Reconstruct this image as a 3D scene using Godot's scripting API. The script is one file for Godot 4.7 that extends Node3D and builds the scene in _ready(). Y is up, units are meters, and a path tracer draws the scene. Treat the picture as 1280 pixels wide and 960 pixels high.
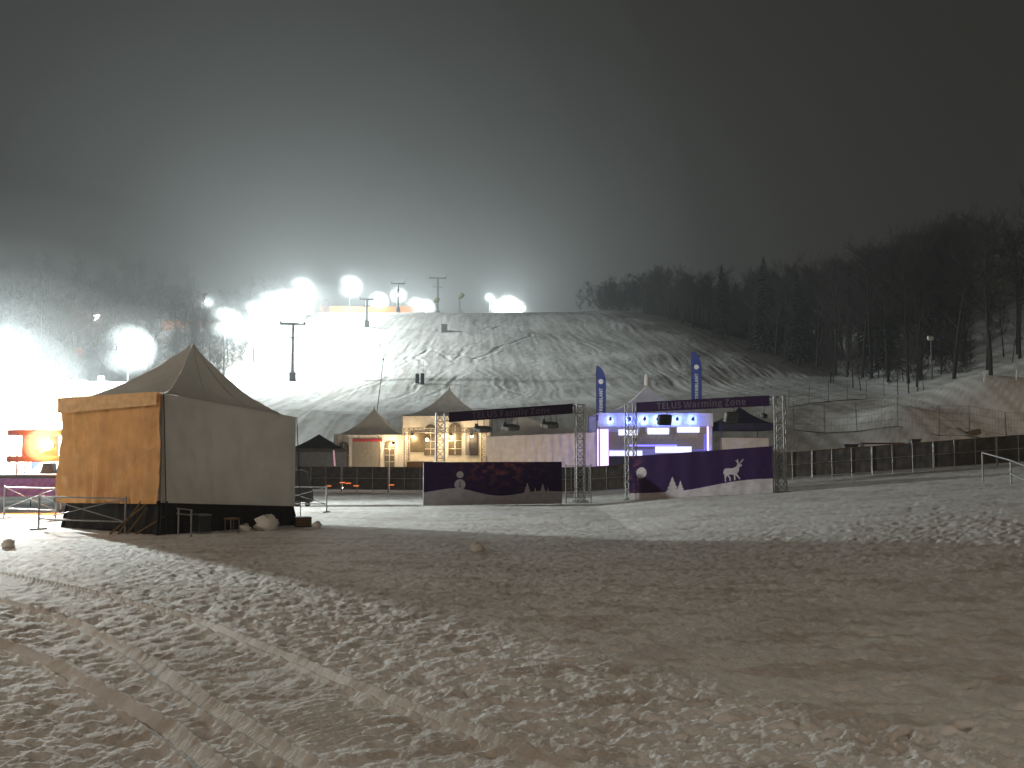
extends Node3D
# A ski hill at night: event tents and banner fences at the foot of a floodlit slope, seen over trampled snow.
# Coordinates: x to the right, y up, d = -z forward from the camera, metres.

var used := {}
var M := {}
var rng := RandomNumberGenerator.new()
var n_large := FastNoiseLite.new()
var n_lump := FastNoiseLite.new()
var n_fine := FastNoiseLite.new()
var n_streak := FastNoiseLite.new()
var n_patch := FastNoiseLite.new()

# ------------------------------------------------------------------ naming helpers
func numbered(called: String) -> String:
	if not used.has(called):
		used[called] = 0
		return called
	used[called] += 1
	return "%s_%03d" % [called, used[called]]

func tag(o: Node, label := "", category := "", group := "", kind := "") -> Node:
	if label: o.set_meta("label", label)
	if category: o.set_meta("category", category)
	if group: o.set_meta("group", group)
	if kind: o.set_meta("kind", kind)
	return o

func thing(called: String, label: String, category: String, at := Vector3.ZERO, turn := 0.0, group := "") -> Node3D:
	var o := Node3D.new()
	o.name = numbered(called)
	add_child(o)
	o.position = at
	o.rotation.y = turn
	tag(o, label, category, group)
	return o

func copy_of(o: Node3D, label: String, at: Vector3, turn := 0.0, group := "") -> Node3D:
	var base: String = String(o.name)
	if base.length() > 4 and base[base.length() - 4] == "_" and base.right(3).is_valid_int():
		base = base.substr(0, base.length() - 4)
	var c: Node3D = o.duplicate()
	c.name = numbered(base)
	add_child(c)
	c.position = at
	c.rotation.y = turn
	tag(c, label, "", group)
	return c

func mb() -> SurfaceTool:
	var st := SurfaceTool.new()
	st.begin(Mesh.PRIMITIVE_TRIANGLES)
	return st

func obj(called: String, st: SurfaceTool, mat: Material, parent: Node = null) -> MeshInstance3D:
	var o := MeshInstance3D.new()
	o.mesh = st.commit()
	o.material_override = mat
	if parent == null:
		o.name = numbered(called)
		add_child(o)
	else:
		o.name = called
		parent.add_child(o, true)
	return o

func P(x: float, y: float, d: float) -> Vector3:
	return Vector3(x, y, -d)

# ------------------------------------------------------------------ shape helpers
func tri(st: SurfaceTool, a: Vector3, b: Vector3, c: Vector3) -> void:
	var n := (c - a).cross(b - a).normalized()
	st.set_normal(n); st.add_vertex(a)
	st.set_normal(n); st.add_vertex(b)
	st.set_normal(n); st.add_vertex(c)

func quad(st: SurfaceTool, a: Vector3, b: Vector3, c: Vector3, d: Vector3) -> void:
	tri(st, a, b, c)
	tri(st, a, c, d)

func box(st: SurfaceTool, c: Vector3, s: Vector3, basis := Basis.IDENTITY, bev := -1.0) -> void:
	# a box with chamfered edges
	var h := s * 0.5
	var e: float = bev if bev >= 0.0 else minf(0.012, minf(h.x, minf(h.y, h.z)) * 0.3)
	var ax := [Vector3.RIGHT, Vector3.UP, Vector3.BACK]
	var hs := [h.x, h.y, h.z]
	var f := func(v: Vector3) -> Vector3: return c + basis * v
	for i in 3:
		var u: Vector3 = ax[(i + 1) % 3]
		var w: Vector3 = ax[(i + 2) % 3]
		var hu: float = hs[(i + 1) % 3]
		var hw: float = hs[(i + 2) % 3]
		for sg in [-1.0, 1.0]:
			var n: Vector3 = ax[i] * hs[i] * sg
			var p := [n - u * (hu - e) - w * (hw - e), n + u * (hu - e) - w * (hw - e), n + u * (hu - e) + w * (hw - e), n - u * (hu - e) + w * (hw - e)]
			if sg > 0: quad(st, f.call(p[0]), f.call(p[3]), f.call(p[2]), f.call(p[1]))
			else: quad(st, f.call(p[0]), f.call(p[1]), f.call(p[2]), f.call(p[3]))
	if e <= 0.0: return
	for i in 3:
		var k: Vector3 = ax[i]
		var u: Vector3 = ax[(i + 1) % 3]
		var w: Vector3 = ax[(i + 2) % 3]
		var hk: float = hs[i] - e
		var hu: float = hs[(i + 1) % 3]
		var hw: float = hs[(i + 2) % 3]
		for su in [-1.0, 1.0]:
			for sw in [-1.0, 1.0]:
				var a: Vector3 = u * su * hu + w * sw * (hw - e)
				var b: Vector3 = u * su * (hu - e) + w * sw * hw
				if su * sw > 0: quad(st, f.call(a - k * hk), f.call(a + k * hk), f.call(b + k * hk), f.call(b - k * hk))
				else: quad(st, f.call(a + k * hk), f.call(a - k * hk), f.call(b - k * hk), f.call(b + k * hk))
	for sx in [-1.0, 1.0]:
		for sy in [-1.0, 1.0]:
			for sz in [-1.0, 1.0]:
				var a := Vector3(sx * h.x, sy * (h.y - e), sz * (h.z - e))
				var b := Vector3(sx * (h.x - e), sy * h.y, sz * (h.z - e))
				var g := Vector3(sx * (h.x - e), sy * (h.y - e), sz * h.z)
				if sx * sy * sz > 0: tri(st, f.call(a), f.call(g), f.call(b))
				else: tri(st, f.call(a), f.call(b), f.call(g))

func tube(st: SurfaceTool, a: Vector3, b: Vector3, r0: float, r1: float, sides := 8, caps := true) -> void:
	var y := (b - a)
	if y.length() < 1e-5: return
	y = y.normalized()
	var x := y.cross(Vector3.RIGHT if absf(y.x) < 0.8 else Vector3.UP).normalized()
	var z := x.cross(y)
	for i in sides:
		var a0 := TAU * i / sides
		var a1 := TAU * (i + 1) / sides
		var d0 := x * cos(a0) + z * sin(a0)
		var d1 := x * cos(a1) + z * sin(a1)
		var p := [a + d0 * r0, a + d1 * r0, b + d1 * r1, b + d0 * r1]
		var nn := [d0, d1, d1, d0]
		for k in [0, 1, 2, 0, 2, 3]:
			st.set_normal(nn[k]); st.add_vertex(p[k])
		if caps:
			tri(st, a, a + d1 * r0, a + d0 * r0)
			tri(st, b, b + d0 * r1, b + d1 * r1)

func path(st: SurfaceTool, pts: Array, r: float, sides := 6) -> void:
	for i in pts.size() - 1:
		tube(st, pts[i], pts[i + 1], r, r, sides, true)

func ball(st: SurfaceTool, c: Vector3, r: Vector3, lat := 8, lon := 12, rough := 0.0, sd := 0) -> void:
	var pt := func(i: int, j: int) -> Vector3:
		var th := PI * i / lat
		var ph := TAU * (j % lon) / lon
		var v := Vector3(sin(th) * cos(ph), cos(th), sin(th) * sin(ph))
		var k := 1.0 + rough * n_fine.get_noise_3d(v.x * 0.9 + sd * 7.3, v.y * 0.9, v.z * 0.9)
		return c + v * r * k
	for i in lat:
		for j in lon:
			var a: Vector3 = pt.call(i, j)
			var b: Vector3 = pt.call(i, j + 1)
			var e: Vector3 = pt.call(i + 1, j + 1)
			var g: Vector3 = pt.call(i + 1, j)
			for q in ([[a, e, b]] if i > 0 else []) + ([[a, g, e]] if i < lat - 1 else []):
				for p in q:
					st.set_normal(((p - c) / (r * r)).normalized())
					st.add_vertex(p)

func sheet(a: Vector3, b: Vector3, c: Vector3, d: Vector3, nu: int, nv: int, push: Callable) -> SurfaceTool:
	# a cloth between the corners a (bottom left), b (bottom right), c (top right), d (top left), pushed along its normal
	var st := mb()
	var n := (c - a).cross(b - a).normalized()
	for j in nv + 1:
		for i in nu + 1:
			var u := float(i) / nu
			var v := float(j) / nv
			var p := a.lerp(b, u).lerp(d.lerp(c, u), v)
			st.set_uv(Vector2(u, 1.0 - v))
			st.add_vertex(p + n * float(push.call(u, v)))
	for j in nv:
		for i in nu:
			var k := j * (nu + 1) + i
			for q in [k, k + nu + 1, k + nu + 2, k, k + nu + 2, k + 1]:
				st.add_index(q)
	st.generate_normals()
	return st

func pyramid_roof(cs: Array, peak: Vector3, power: float, sag := 0.0, n := 14, rough := 0.0) -> SurfaceTool:
	# a marquee roof that curves in from its eaves to its peak
	var st := mb()
	var at := 0
	for s in 4:
		var a: Vector3 = cs[s]
		var b: Vector3 = cs[(s + 1) % 4]
		for j in n + 1:
			var t := float(j) / n
			for i in n + 1:
				var u := float(i) / n
				var e := a.lerp(b, u)
				e.y -= sag * sin(PI * u)
				var p := e.lerp(peak, t)
				p.y = lerpf(e.y, peak.y, pow(t, power)) + rough * n_lump.get_noise_2d(p.x * 0.6 + 9.0 * s, p.z * 0.6)
				st.set_uv(Vector2(u, t))
				st.add_vertex(p)
		for j in n:
			for i in n:
				var k := at + j * (n + 1) + i
				for q in [k, k + 1, k + n + 2, k, k + n + 2, k + n + 1]:
					st.add_index(q)
		at += (n + 1) * (n + 1)
	st.generate_normals()
	return st

func prism(st: SurfaceTool, poly: Array, z0: float, z1: float, tr := Transform3D.IDENTITY) -> void:
	# a flat outline in x,y with thickness along z
	var pv := PackedVector2Array(poly)
	if Geometry2D.is_polygon_clockwise(pv): pv.reverse()
	var idx := Geometry2D.triangulate_polygon(pv)
	for k in range(0, idx.size(), 3):
		var a := pv[idx[k]]
		var b := pv[idx[k + 1]]
		var c := pv[idx[k + 2]]
		if (b - a).cross(c - a) < 0:
			var t := b
			b = c
			c = t
		tri(st, tr * Vector3(a.x, a.y, z1), tr * Vector3(c.x, c.y, z1), tr * Vector3(b.x, b.y, z1))
		tri(st, tr * Vector3(a.x, a.y, z0), tr * Vector3(b.x, b.y, z0), tr * Vector3(c.x, c.y, z0))
	for i in pv.size():
		var a := pv[i]
		var b := pv[(i + 1) % pv.size()]
		quad(st, tr * Vector3(a.x, a.y, z0), tr * Vector3(a.x, a.y, z1), tr * Vector3(b.x, b.y, z1), tr * Vector3(b.x, b.y, z0))

# ------------------------------------------------------------------ materials
func mat(c: Color, rough := 0.8, metal := 0.0) -> StandardMaterial3D:
	# c: linear base colour
	var m := StandardMaterial3D.new()
	m.albedo_color = c.linear_to_srgb()
	m.roughness = rough
	m.metallic = metal
	return m

func glow(c: Color, e: float) -> StandardMaterial3D:
	var m := mat(Color(0.6, 0.6, 0.6), 0.5)
	m.emission_enabled = true
	m.emission = c
	m.emission_energy_multiplier = e
	return m

func noise_tex(freq: float, size := 512, sd := 1, octaves := 4, lo := Color.BLACK, hi := Color.WHITE) -> NoiseTexture2D:
	var f := FastNoiseLite.new()
	f.seed = sd
	f.frequency = freq
	f.fractal_octaves = octaves
	var t := NoiseTexture2D.new()
	t.width = size
	t.height = size
	t.seamless = true
	t.noise = f
	if lo != Color.BLACK or hi != Color.WHITE:
		var g := Gradient.new()
		g.set_color(0, lo)
		g.set_color(1, hi)
		t.color_ramp = g
	return t

func worn(m: StandardMaterial3D, sd: int, scale := 0.6, lo := 0.72) -> StandardMaterial3D:
	# uneven dirt and weathering over the base colour
	m.albedo_texture = noise_tex(0.02, 256, sd, 5, Color(lo, lo, lo * 0.97), Color.WHITE)
	m.uv1_triplanar = true
	m.uv1_world_triplanar = true
	m.uv1_scale = Vector3.ONE * scale
	return m

func make_materials() -> void:
	var s := mat(Color(1, 1, 1), 0.85)
	s.vertex_color_use_as_albedo = true
	s.heightmap_enabled = true
	s.heightmap_texture = noise_tex(0.045, 512, 5, 5)
	s.heightmap_scale = 0.9
	s.uv1_triplanar = true
	s.uv1_world_triplanar = true
	s.uv1_scale = Vector3.ONE * 0.9
	M.snow = s
	M.chunk = mat(Color(0.62, 0.6, 0.57), 0.9)
	var t := worn(mat(Color(0.62, 0.60, 0.575), 0.6), 11, 0.16, 0.88)
	t.backlight_enabled = true
	t.backlight = Color(0.8, 0.8, 0.8)
	M.tent_grey = t
	var w := worn(mat(Color(0.74, 0.72, 0.68), 0.55), 12, 0.3, 0.88)
	w.backlight_enabled = true
	w.backlight = Color(0.55, 0.55, 0.55)
	M.tent_white = w
	M.tarp = worn(mat(Color(0.76, 0.40, 0.145), 0.5), 13, 0.22, 0.76)
	M.valance = worn(mat(Color(0.74, 0.45, 0.22), 0.6), 14, 0.9, 0.8)
	M.black_cloth = worn(mat(Color(0.016, 0.015, 0.016), 0.9), 15, 0.8, 0.6)
	M.black = mat(Color(0.018, 0.018, 0.02), 0.55)
	M.dark_metal = mat(Color(0.05, 0.052, 0.055), 0.5, 0.6)
	M.galv = worn(mat(Color(0.36, 0.36, 0.37), 0.42, 0.75), 16, 2.0, 0.7)
	M.alu = worn(mat(Color(0.32, 0.32, 0.33), 0.5, 0.5), 17, 2.0, 0.8)
	M.tower = worn(mat(Color(0.16, 0.17, 0.18), 0.6, 0.3), 18, 1.0, 0.7)
	M.pad = worn(mat(Color(0.05, 0.055, 0.07), 0.8), 19, 1.0, 0.7)
	M.wood = worn(mat(Color(0.22, 0.13, 0.06), 0.85), 20, 2.0, 0.6)
	M.fence_cloth = worn(mat(Color(0.085, 0.07, 0.064), 0.85), 21, 0.5, 0.5)
	M.purple = worn(mat(Color(0.16, 0.07, 0.20), 0.8), 23, 1.0, 0.7)
	M.navy = worn(mat(Color(0.018, 0.018, 0.06), 0.7), 24, 1.0, 0.7)
	M.flag = mat(Color(0.035, 0.06, 0.26), 0.7)
	M.flag.backlight_enabled = true
	M.flag.backlight = Color(0.3, 0.3, 0.3)
	M.print_white = mat(Color(0.7, 0.7, 0.72), 0.7)
	M.beam_cloth = mat(Color(0.018, 0.008, 0.028), 0.8)
	M.beam_cloth.metallic_specular = 0.2
	M.beam_ink = mat(Color(0.055, 0.036, 0.062), 0.8)
	M.red = mat(Color(0.35, 0.02, 0.04), 0.6)
	M.shutter = worn(mat(Color(0.26, 0.24, 0.20), 0.5), 25, 1.0, 0.8)
	M.orange_net = mat(Color(0.75, 0.22, 0.03), 0.7)
	M.beam_red = worn(mat(Color(0.10, 0.035, 0.03), 0.7), 26, 1.0, 0.7)
	M.heater = mat(Color(0.10, 0.095, 0.09), 0.55, 0.3)
	M.bark = worn(mat(Color(0.045, 0.038, 0.032), 0.95), 27, 0.5, 0.5)
	M.twig = mat(Color(0.03, 0.026, 0.023), 0.95)
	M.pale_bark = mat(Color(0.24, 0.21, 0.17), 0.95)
	M.needle = mat(Color(0.018, 0.026, 0.018), 0.95)
	var g := mat(Color(0.05, 0.06, 0.06), 0.12)
	g.transparency = BaseMaterial3D.TRANSPARENCY_ALPHA
	g.albedo_color.a = 0.45
	M.pane = g
	M.lens_cool = glow(Color(0.88, 0.96, 1.0), 30.0)
	M.lens_warm = glow(Color(1.0, 0.82, 0.58), 14.0)
	M.lens_orange = glow(Color(1.0, 0.55, 0.18), 30.0)
	M.lens_amber = glow(Color(1.0, 0.45, 0.1), 1.0)
	M.lens_blue = glow(Color(0.05, 0.45, 1.0), 4.0)
	M.tube_violet = glow(Color(0.42, 0.36, 1.0), 1.6)
	M.panel_pink = glow(Color(0.97, 0.82, 1.0), 1.3)
	M.panel_white = glow(Color(0.86, 0.88, 1.0), 1.25)
	M.panel_violet = glow(Color(0.25, 0.16, 0.62), 0.55)

# ------------------------------------------------------------------ terrain
func sm(a: float, b: float, t: float) -> float:
	t = clampf((t - a) / (b - a), 0.0, 1.0)
	return t * t * (3.0 - 2.0 * t)

func terrain(x: float, d: float) -> float:
	var plain := 0.08 * maxf(0.0, minf(x, 40.0) - 3.0) * sm(10, 28, d) * (1.0 - 0.6 * sm(50, 80, d))
	var t := clampf((d - 90.0) / 102.0, 0.0, 1.0)
	var pr := 0.6 * t + 0.4 * t * t * (3.0 - 2.0 * t)
	var hill := 22.6 * pr * (1.0 - sm(16, 86, x)) + 0.08 * maxf(0.0, d - 200.0) * (1.0 - sm(12, 60, x))
	var a := plain + 5.3 * sm(60, 84, d) + hill + 0.10 * maxf(0.0, -maxf(x, -150.0) - 38.0) * sm(60, 105, d)
	var w := sm(60, 95, d) * sm(5, 30, x)
	var r := -3.0 * (1.0 - w) + (0.42 * (minf(x, 110.0) - 35.0) + 0.12 * (minf(d, 175.0) - 110.0) + 7.0) * w
	var h := maxf(2.5 - absf(a - r), 0.0) / 2.5
	var y := maxf(a, r) + h * h * 0.625
	if x > 15.0 and d < 100.0 and d > 50.0:
		y += 2.7 * exp(-pow((x - 36.0) / 6.0, 2) - pow((d - 75.0) / 6.0, 2)) + 1.9 * exp(-pow((x - 26.5) / 3.2, 2) - pow((d - 69.0) / 4.0, 2))
	if d > 60.0:
		y += 0.5 * n_large.get_noise_2d(x, d) * sm(60, 75, d)
	return y

func on(x: float, d: float, up := 0.0) -> Vector3:
	return Vector3(x, terrain(x, d) + up, -d)

var ruts := []
func rut_table(pts: Array) -> Array:
	# x of a rut for every 5 cm of d
	var out := []
	for k in 260:
		var d := 5.0 + k * 0.05
		var x := 999.0
		for i in pts.size() - 1:
			var a: Vector2 = pts[i]
			var b: Vector2 = pts[i + 1]
			if d <= a.y and d >= b.y:
				x = lerpf(a.x, b.x, (a.y - d) / (a.y - b.y))
		out.append(x)
	return out

func rut_depth(s: float, w: float, deep: float) -> float:
	# a pressed groove with raised edges
	var q := s / w
	return -deep * exp(-q * q * 2.2) + deep * 0.7 * (exp(-pow((absf(q) - 1.4) * 3.0, 2)))

var prints := []
func make_prints() -> void:
	# boot prints, one per cell of the field at most, in trails that run this way and that
	var r := RandomNumberGenerator.new()
	r.seed = 41
	for j in 60:
		for i in 80:
			var x := -20.0 + 0.5 * i
			var d := 4.0 + 0.5 * j
			var busy := 0.5 + 1.2 * n_patch.get_noise_2d(x * 0.14 + 11.0, d * 0.14)
			var a := 2.2 * n_patch.get_noise_2d(x * 0.08, d * 0.08 + 60.0) + r.randf_range(-0.5, 0.5)
			var p := [x + r.randf() * 0.5, d + r.randf() * 0.5, cos(a), sin(a), r.randf_range(0.012, 0.032), r.randf_range(0.9, 1.25)]
			prints.append(p if r.randf() < busy else null)

func print_depth(x: float, d: float) -> float:
	var i := int((x + 20.0) / 0.5)
	var j := int((d - 4.0) / 0.5)
	if i < 1 or i > 78 or j < 1 or j > 58: return 0.0
	var y := 0.0
	for jj in range(j - 1, j + 2):
		for ii in range(i - 1, i + 2):
			var p = prints[jj * 80 + ii]
			if p == null: continue
			var dx: float = x - p[0]
			var dd: float = d - p[1]
			var u: float = (dx * p[2] + dd * p[3]) / (0.15 * p[5])
			var v: float = (dd * p[2] - dx * p[3]) / (0.062 * p[5])
			var q := u * u + v * v
			if q > 5.0: continue
			q = sqrt(q)
			y += p[4] * (-1.0 + sm(0.65, 1.15, q) * 1.0) + p[4] * 0.25 * exp(-pow((q - 1.35) * 3.2, 2))
	return clampf(y, -0.045, 0.012)

func snow_detail(x: float, d: float) -> float:
	if d > 58.0 or d < 2.0: return 0.0
	var far := 1.0 - sm(34, 58, d)
	var l := n_lump.get_noise_2d(x, d)
	var rough := 0.55 + 0.7 * n_patch.get_noise_2d(x * 0.12, d * 0.12)
	rough = clampf(rough, 0.6, 1.1)
	var y := 0.0
	var pit := maxf(0.0, -l - 0.02)
	var soft := 1.0 - 0.8 * sm(14, 27, d)
	y += (maxf(0.0, l) * 0.045 - pit * 0.085) * rough * soft
	y += n_fine.get_noise_2d(x, d) * 0.014 * soft
	if d < 33.0: y += print_depth(x, d) * (1.0 - 0.7 * sm(15, 30, d))
	if d < 17.8 and x < 4.0:
		var k := clampi(int((d - 5.0) / 0.05), 0, 258)
		var fr := clampf((d - 5.0) / 0.05 - k, 0.0, 1.0)
		var xs := []
		for tb in ruts:
			xs.append(lerpf(tb[k], tb[k + 1], fr) if tb[k] < 900.0 and tb[k + 1] < 900.0 else 999.0)
		var wob := 0.05 * n_patch.get_noise_2d(d * 0.35, 40.0)
		var s0: float = (x - xs[0] + wob) * 0.76
		var s1: float = (x - xs[1] + wob) * 0.76
		var s2: float = (x - xs[2] + wob) * 0.72
		var near := 0.0
		for q in [s0, s1, s2]:
			if absf(q) < 0.6: near = maxf(near, exp(-q * q * 55.0))
		y *= 1.0 - 0.88 * near
		if absf(s0) < 0.6: y += rut_depth(s0, 0.07, 0.055)
		if absf(s1) < 0.6: y += rut_depth(s1, 0.075, 0.055)
		if absf(s2) < 0.6: y += rut_depth(s2, 0.06, 0.046)
		# the belt's ribbed print between the ruts
		if s0 > 0.1 and s2 < -0.1:
			var mid := sm(0.1, 0.4, s0) * sm(0.1, 0.4, -s2)
			var along := d * 0.78 - x * 0.62 + 0.08 * n_patch.get_noise_2d(x * 0.8, d * 0.8)
			y = y * (1.0 - 0.35 * mid) + mid * 0.009 * sin(along * TAU / 0.105) * clampf(0.4 + n_patch.get_noise_2d(x * 0.5, d * 0.5) * 2.0, 0.0, 1.0)
	return y * far

func seg_dist(p: Vector2, a: Vector2, b: Vector2) -> float:
	var ab := b - a
	var t := clampf((p - a).dot(ab) / ab.length_squared(), 0.0, 1.0)
	return (p - a - ab * t).length()

var hill_tracks := []
func hill_detail(x: float, d: float) -> float:
	if d < 62.0 or d > 200.0: return 0.0
	var y := 0.0
	var m := sm(88, 98, d) * (1.0 - sm(188, 200, d))
	var warp := x + 0.10 * (d - 140.0) * sin(x * 0.05 + 0.6) + 3.0 * n_large.get_noise_2d(x * 0.7, d * 0.7 + 300.0)
	var st := n_streak.get_noise_2d(warp * 1.15, d * 0.06)
	y += m * (absf(st) * -0.08 + 0.03) * clampf(0.55 + 1.3 * n_large.get_noise_2d(x * 1.6 + 70.0, d * 1.1), 0.15, 1.2)
	y += 0.022 * n_patch.get_noise_2d(x * 1.1, d * 1.1)
	var p := Vector2(x + 2.4 * n_large.get_noise_2d(x * 1.7, d * 1.7 + 500.0), d)
	if d > 94.0 and x < 14.0 and x > -32.0:
		for tr in hill_tracks:
			for i in tr.size() - 1:
				if d > maxf(tr[i].y, tr[i + 1].y) + 2.0 or d < minf(tr[i].y, tr[i + 1].y) - 2.0: continue
				var s := seg_dist(p, tr[i], tr[i + 1])
				if s < 2.0: y += clampf(0.7 + 1.4 * n_large.get_noise_2d(x * 2.0, d * 2.0 + 40.0), 0.1, 1.3) * rut_depth(s + 0.25 * n_patch.get_noise_2d(x * 0.6, d * 0.6), 0.36, 0.035)
	if d < 90.0: y += 0.06 * n_streak.get_noise_2d(x * 0.35 + d * 0.5, d * 0.4) * sm(64, 70, d)
	return y

func snow_colour(x: float, d: float) -> Color:
	# linear; clean snow, with dirt and thin brown patches that have outlines of their own
	var c := Vector3(0.72, 0.715, 0.70)
	var k := n_patch.get_noise_2d(x * 0.7 + 50.0, d * 0.7)
	if d < 62.0:
		var dirt := clampf(0.25 + 0.9 * n_patch.get_noise_2d(x * 0.35, d * 0.35 + 90.0) + 0.7 * n_lump.get_noise_2d(x * 0.9 + 31.0, d * 0.9), 0.0, 1.0)
		c = c.lerp(Vector3(0.50, 0.47, 0.435), dirt * 0.75)
		# thin brown slush, streaked along the way people walk
		var slush := sm(0.12, 0.42, n_patch.get_noise_2d(x * 0.55 + 200.0, d * 1.5) + 0.35 * n_lump.get_noise_2d(x * 0.5, d * 1.1 + 70.0))
		c = c.lerp(Vector3(0.40, 0.335, 0.275), slush * 0.5)
	else:
		var warp := x + 0.10 * (d - 140.0) * sin(x * 0.05 + 0.6)
		var st := n_streak.get_noise_2d(warp * 1.5 + 17.0, d * 0.07 + 5.0)
		var bare := sm(-0.35, 0.35, st + 0.5 * k)
		c = c.lerp(Vector3(0.44, 0.415, 0.38), bare * 0.85)
		# pale groomed lines
		var line := n_streak.get_noise_2d(warp * 3.4 + 90.0, d * 0.05)
		c = c.lerp(Vector3(0.74, 0.735, 0.72), sm(0.1, 0.4, line) * 0.75)
	return Color(c.x, c.y, c.z)

func build_terrain() -> void:
	ruts = [
		rut_table([Vector2(-7.6, 14.6), Vector2(-6.79, 13.78), Vector2(-5.3, 12.3), Vector2(-3.95, 10.49), Vector2(-2.85, 8.87), Vector2(-2.06, 7.68), Vector2(-1.25, 6.56), Vector2(-0.4, 5.0)]),
		rut_table([Vector2(-6.6, 12.2), Vector2(-5.25, 10.68), Vector2(-4.33, 9.74), Vector2(-3.46, 8.69), Vector2(-2.64, 7.68), Vector2(-1.87, 6.56), Vector2(-1.0, 5.0)]),
		rut_table([Vector2(-9.0, 17.5), Vector2(-7.43, 16.06), Vector2(-5.83, 14.54), Vector2(-3.78, 12.3), Vector2(-2.5, 10.49), Vector2(-1.44, 8.98), Vector2(-0.74, 8.04), Vector2(-0.11, 7.17), Vector2(0.4, 6.56), Vector2(1.5, 5.0)])]
	hill_tracks = [
		[Vector2(0.0, 176), Vector2(-4.4, 141), Vector2(-9.2, 117), Vector2(-11.4, 97)],
		[Vector2(-9.7, 156), Vector2(-11.1, 129), Vector2(-10.9, 112), Vector2(-10.6, 97)],
		[Vector2(-15.5, 141), Vector2(-8.5, 135), Vector2(0.0, 126), Vector2(10.3, 110)],
		[Vector2(-17.5, 112), Vector2(-16.4, 100)],
		[Vector2(-23.2, 135), Vector2(-15.6, 117), Vector2(-14.1, 106)],
		[Vector2(-3.0, 160), Vector2(-12.0, 131), Vector2(-17.0, 108)],
		[Vector2(2.0, 150), Vector2(-6.0, 122), Vector2(-8.0, 100)],
		[Vector2(-13.0, 150), Vector2(-7.0, 127), Vector2(2.0, 104)]]
	make_prints()
	var rings := []
	var r := 0.6
	while r < 6.0:
		rings.append(r)
		r += 0.35 if r < 5.0 else 0.05
	while r < 52.0:
		rings.append(r)
		r += clampf(r * r / 2400.0, 0.017, 0.8)
	while r < 204.0:
		rings.append(r)
		r += 0.6
	while r < 360.0:
		rings.append(r)
		r += 5.0
	var angs := []
	var a := -180.0
	while a < -33.0:
		angs.append(deg_to_rad(a))
		a += 4.9
	var fine := 860
	for i in fine + 1:
		angs.append(deg_to_rad(-33.0 + 66.0 * i / fine))
	a = 37.9
	while a < 179.0:
		angs.append(deg_to_rad(a))
		a += 4.9
	angs.append(PI)
	var nc := angs.size()
	var nr := rings.size()
	var split := 0
	while rings[split] < 62.0: split += 1
	var pos := PackedVector3Array()
	var col := PackedColorArray()
	pos.resize(nc * nr)
	col.resize(nc * nr)
	var sa := PackedFloat32Array()
	var ca := PackedFloat32Array()
	for q in angs:
		sa.append(sin(q))
		ca.append(cos(q))
	for j in nr:
		var rad: float = rings[j]
		for i in nc:
			var x := rad * sa[i]
			var d := rad * ca[i]
			var y := terrain(x, d) + (snow_detail(x, d) if d < 60.0 else hill_detail(x, d))
			pos[j * nc + i] = Vector3(x, y, -d)
			col[j * nc + i] = snow_colour(x, d)
	var nor := PackedVector3Array()
	nor.resize(nc * nr)
	for j in nr:
		var j0 := maxi(j - 1, 0) * nc
		var j1 := mini(j + 1, nr - 1) * nc
		for i in nc:
			var e := pos[j * nc + mini(i + 1, nc - 1)] - pos[j * nc + maxi(i - 1, 0)]
			var f := pos[j1 + i] - pos[j0 + i]
			nor[j * nc + i] = e.cross(f).normalized()
	for part in [["snow_ground", 0, split], ["ski_hill", split, nr - 1]]:
		var j0: int = part[1]
		var j1: int = part[2]
		var idx := PackedInt32Array()
		idx.resize((j1 - j0) * (nc - 1) * 6)
		var k := 0
		for j in range(0, j1 - j0):
			for i in nc - 1:
				var q := j * nc + i
				idx[k] = q; idx[k + 1] = q + nc; idx[k + 2] = q + nc + 1
				idx[k + 3] = q; idx[k + 4] = q + nc + 1; idx[k + 5] = q + 1
				k += 6
		var arr := []
		arr.resize(Mesh.ARRAY_MAX)
		arr[Mesh.ARRAY_VERTEX] = pos.slice(j0 * nc, (j1 + 1) * nc)
		arr[Mesh.ARRAY_NORMAL] = nor.slice(j0 * nc, (j1 + 1) * nc)
		arr[Mesh.ARRAY_COLOR] = col.slice(j0 * nc, (j1 + 1) * nc)
		arr[Mesh.ARRAY_INDEX] = idx
		var am := ArrayMesh.new()
		am.add_surface_from_arrays(Mesh.PRIMITIVE_TRIANGLES, arr)
		var o := MeshInstance3D.new()
		o.name = numbered(part[0])
		o.mesh = am
		o.material_override = M.snow
		add_child(o)
		if part[0] == "snow_ground": tag(o, "trampled grey-brown snow of the event field in front of the tents", "snow field", "", "structure")
		else: tag(o, "floodlit snowy ski slope rising behind the tents", "ski slope", "", "structure")

# ------------------------------------------------------------------ lamps
func omni(called: String, at: Vector3, c: Color, e: float, size: float, parent: Node = null) -> void:
	var l := OmniLight3D.new()
	l.name = called
	l.light_color = c
	l.light_energy = e
	l.light_size = size
	l.omni_range = 400.0
	l.omni_attenuation = 2.0
	l.shadow_enabled = true
	if parent: parent.add_child(l, true)
	else: add_child(l)
	l.position = at

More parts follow.
